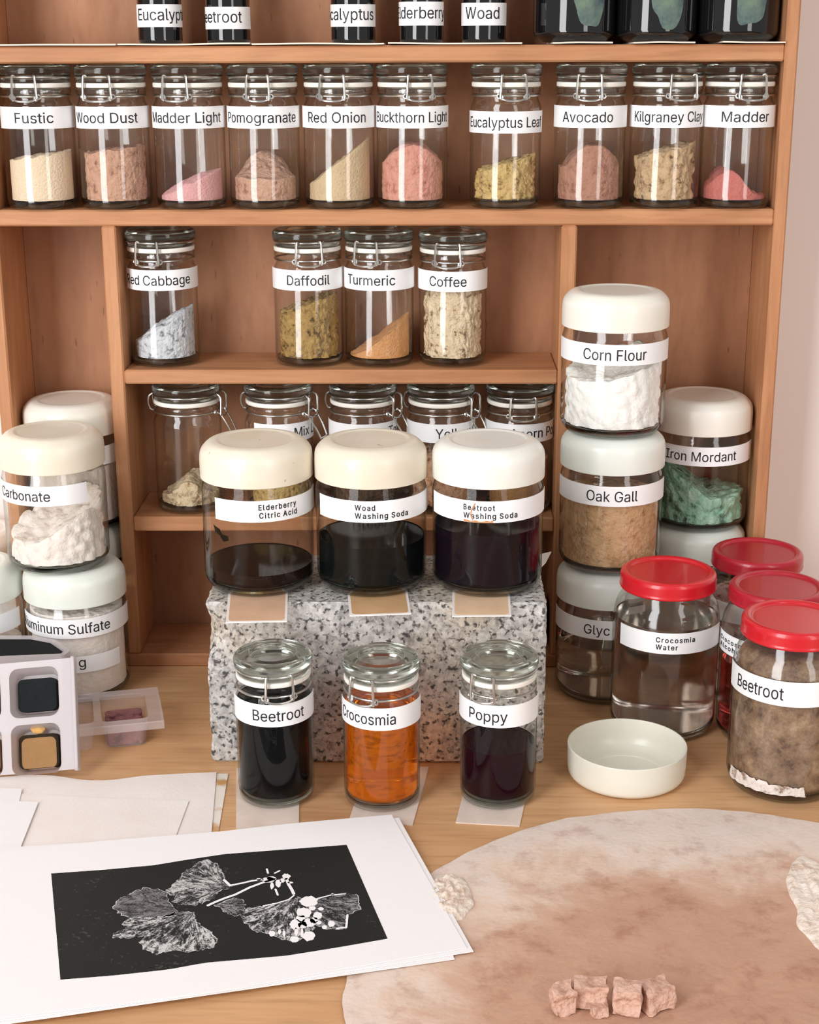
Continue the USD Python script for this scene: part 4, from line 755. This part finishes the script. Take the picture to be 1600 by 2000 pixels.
for (x, y), (col, nm), w_ in list(zip(cols, cake_cols, ('upper right', 'lower right', 'upper left', 'lower left')))[:4]:
    m = cake_mesh(.0255, .0215, .0075); P0 = tray_world(x, y-.0012, -.0145)
    single('dye_cake', m, powder('cake_%d_%d' % col[:2], col, tuple(min(255, c+8) for c in col), 90., rough=.6, bump=.2), f'{nm} in the {w_} cell of the leaning tray', 'dye cake', 'dye cakes in the leaning tray', loc=P0, rot=(tilt, -5, 1.0), smooth=30)
    if col[0] == 150:
        ring = rrect(0, 0, .0262, .0222, .0036).difference(rrect(.0, -.0012, .0232, .0205, .004)); m2 = trimesh.creation.extrude_polygon(ring, .0078, engine='earcut')
        single('dye_crust', m2, powder('cake_edge', (38, 32, 26), (54, 44, 34), 120.), 'dark dried rim round the brown dye cake', 'dye crust', loc=P0, rot=(tilt, -5, 1.0), smooth=30)
        P1 = tray_world(x-.001, y+.0135, -.0100); sp = trimesh.creation.icosphere(3, 1.0); v = np.array(sp.vertices); v *= (1+.35*(meshkit.fbm(v*2.2, 3, 8)-.5))[:, None]; v *= [.0050, .0032, .0022]
        single('dye_drip', trimesh.Trimesh(v, sp.faces, process=False), powder('amber_crust', (206, 158, 92), (222, 176, 112), 200.), 'amber crust of dried dye above the brown cake', 'dye crust', loc=P1, rot=(tilt-20, 0, 0), smooth=True)
# tray behind it with a black cake
z_c = .056; xs = [atz(px, py, z_c) for px, py in [(-130, 1248), (60, 1249), (98, 1256), (124, 1274), (118, 1279), (-130, 1289)]]
blk = thing('black_cake_tray', 'tall white plastic tray with black dye behind the leaning tray', 'tray')
Pb = Polygon([q[:2] for q in xs])
part(blk, 'tray_wall', poly_mesh(Pb.buffer(.0045, join_style=1).difference(Pb.buffer(.0006)), 0, z_c+.0012), milky)
part(blk, 'tray_floor', poly_mesh(Pb.buffer(.0045, join_style=1), .0, .002), milky)
single('black_dye_cake', poly_mesh(Pb, .0022, z_c-.0022), powder('black_cake', (22, 26, 26), (28, 32, 32), 60., rough=.7, bump=.15), 'black wedge of dye in the tray behind the leaning tray', 'dye cake')
# flat tray with purple dye
zr = .0215; a_, b_, c_, d_ = atz(300, 1327, zr), atz(321, 1407, zr), atz(150, 1424, zr), atz(140, 1336, zr)
t2 = thing('clear_tray', 'clear plastic mould tray lying flat beside the leaning tray', 'tray', (c_[0], c_[1], 0), (0, 0, math.degrees(math.atan2(b_[1]-c_[1], b_[0]-c_[0]))))
Lx = np.linalg.norm(b_[:2]-c_[:2]); Ly = .058
w2 = [(Lx-.0255, Ly*.5, .031, .044, .004), (Lx-.0255-.036, Ly*.5, .031, .044, .004)]
part(t2, 'tray_face', plate_with_holes(-.004, Lx, 0, Ly, w2, zr-.001, .001), clearp, smooth=False)
part(t2, 'rim', cat([box((-.004, 0, zr-.006), (Lx, .0010, zr), .0003), box((Lx-.001, 0, zr-.006), (Lx, Ly, zr), .0003), box((-.004, Ly-.001, zr-.006), (Lx, Ly, zr), .0003)]), clearp)
for w in w2: part(t2, 'cell', loft_well(w[0], w[1], w[2], w[3], w[2]*.85, w[3]*.85, zr, .0004), clearp, smooth=40)
ang2 = math.degrees(math.atan2(b_[1]-c_[1], b_[0]-c_[0])); ca, sa = math.cos(math.radians(ang2)), math.sin(math.radians(ang2))
wx, wy = w2[0][0], w2[0][1]
lm2 = cake_mesh(.0250, .0355, .0105); v = np.array(lm2.subdivide_to_size(.003).vertices); lm2 = lm2.subdivide_to_size(.003); v = np.array(lm2.vertices); v += (np.stack([meshkit.fbm(v*260, 3, 40+k) for k in range(3)], -1)-.5)*.0014; v[:, 2] = np.maximum(v[:, 2], 0)
single('purple_dye_cake', trimesh.Trimesh(v, lm2.faces, process=False), powder('purple_cake', (142, 96, 96), (168, 118, 116), 100., (92, 58, 66), bump=.6), 'dusky purple dye cake in the flat clear tray', 'dye cake', loc=(c_[0]+wx*ca-wy*sa, c_[1]+wx*sa+wy*ca, .0012), rot=(0, 0, ang2), smooth=40)

# ------------------------------------------------------------------ lower compartment behind the granite: a dark bottle on its side, a white tag
bot = lathe(fillet([(0, 0), (.017, 0, .002), (.0195, .003, .003), (.0195, .055, .008), (.009, .066, .004), (.0088, .075), (0, .075)], 5), 48)
t = thing('dark_bottle', 'dark bottle lying on its side in the cabinet bottom behind the granite block', 'bottle', (aty(1070, 1060, .03)[0], .033, FLOORZ+.0197), (0, -90, 0))
part(t, 'bottle_body', bot, dark_glass); part(t, 'cap', lathe(fillet([(.0080, .068), (.0105, .068, .0005), (.0105, .082, .001), (0, .082)], 4), 32), black_cap)
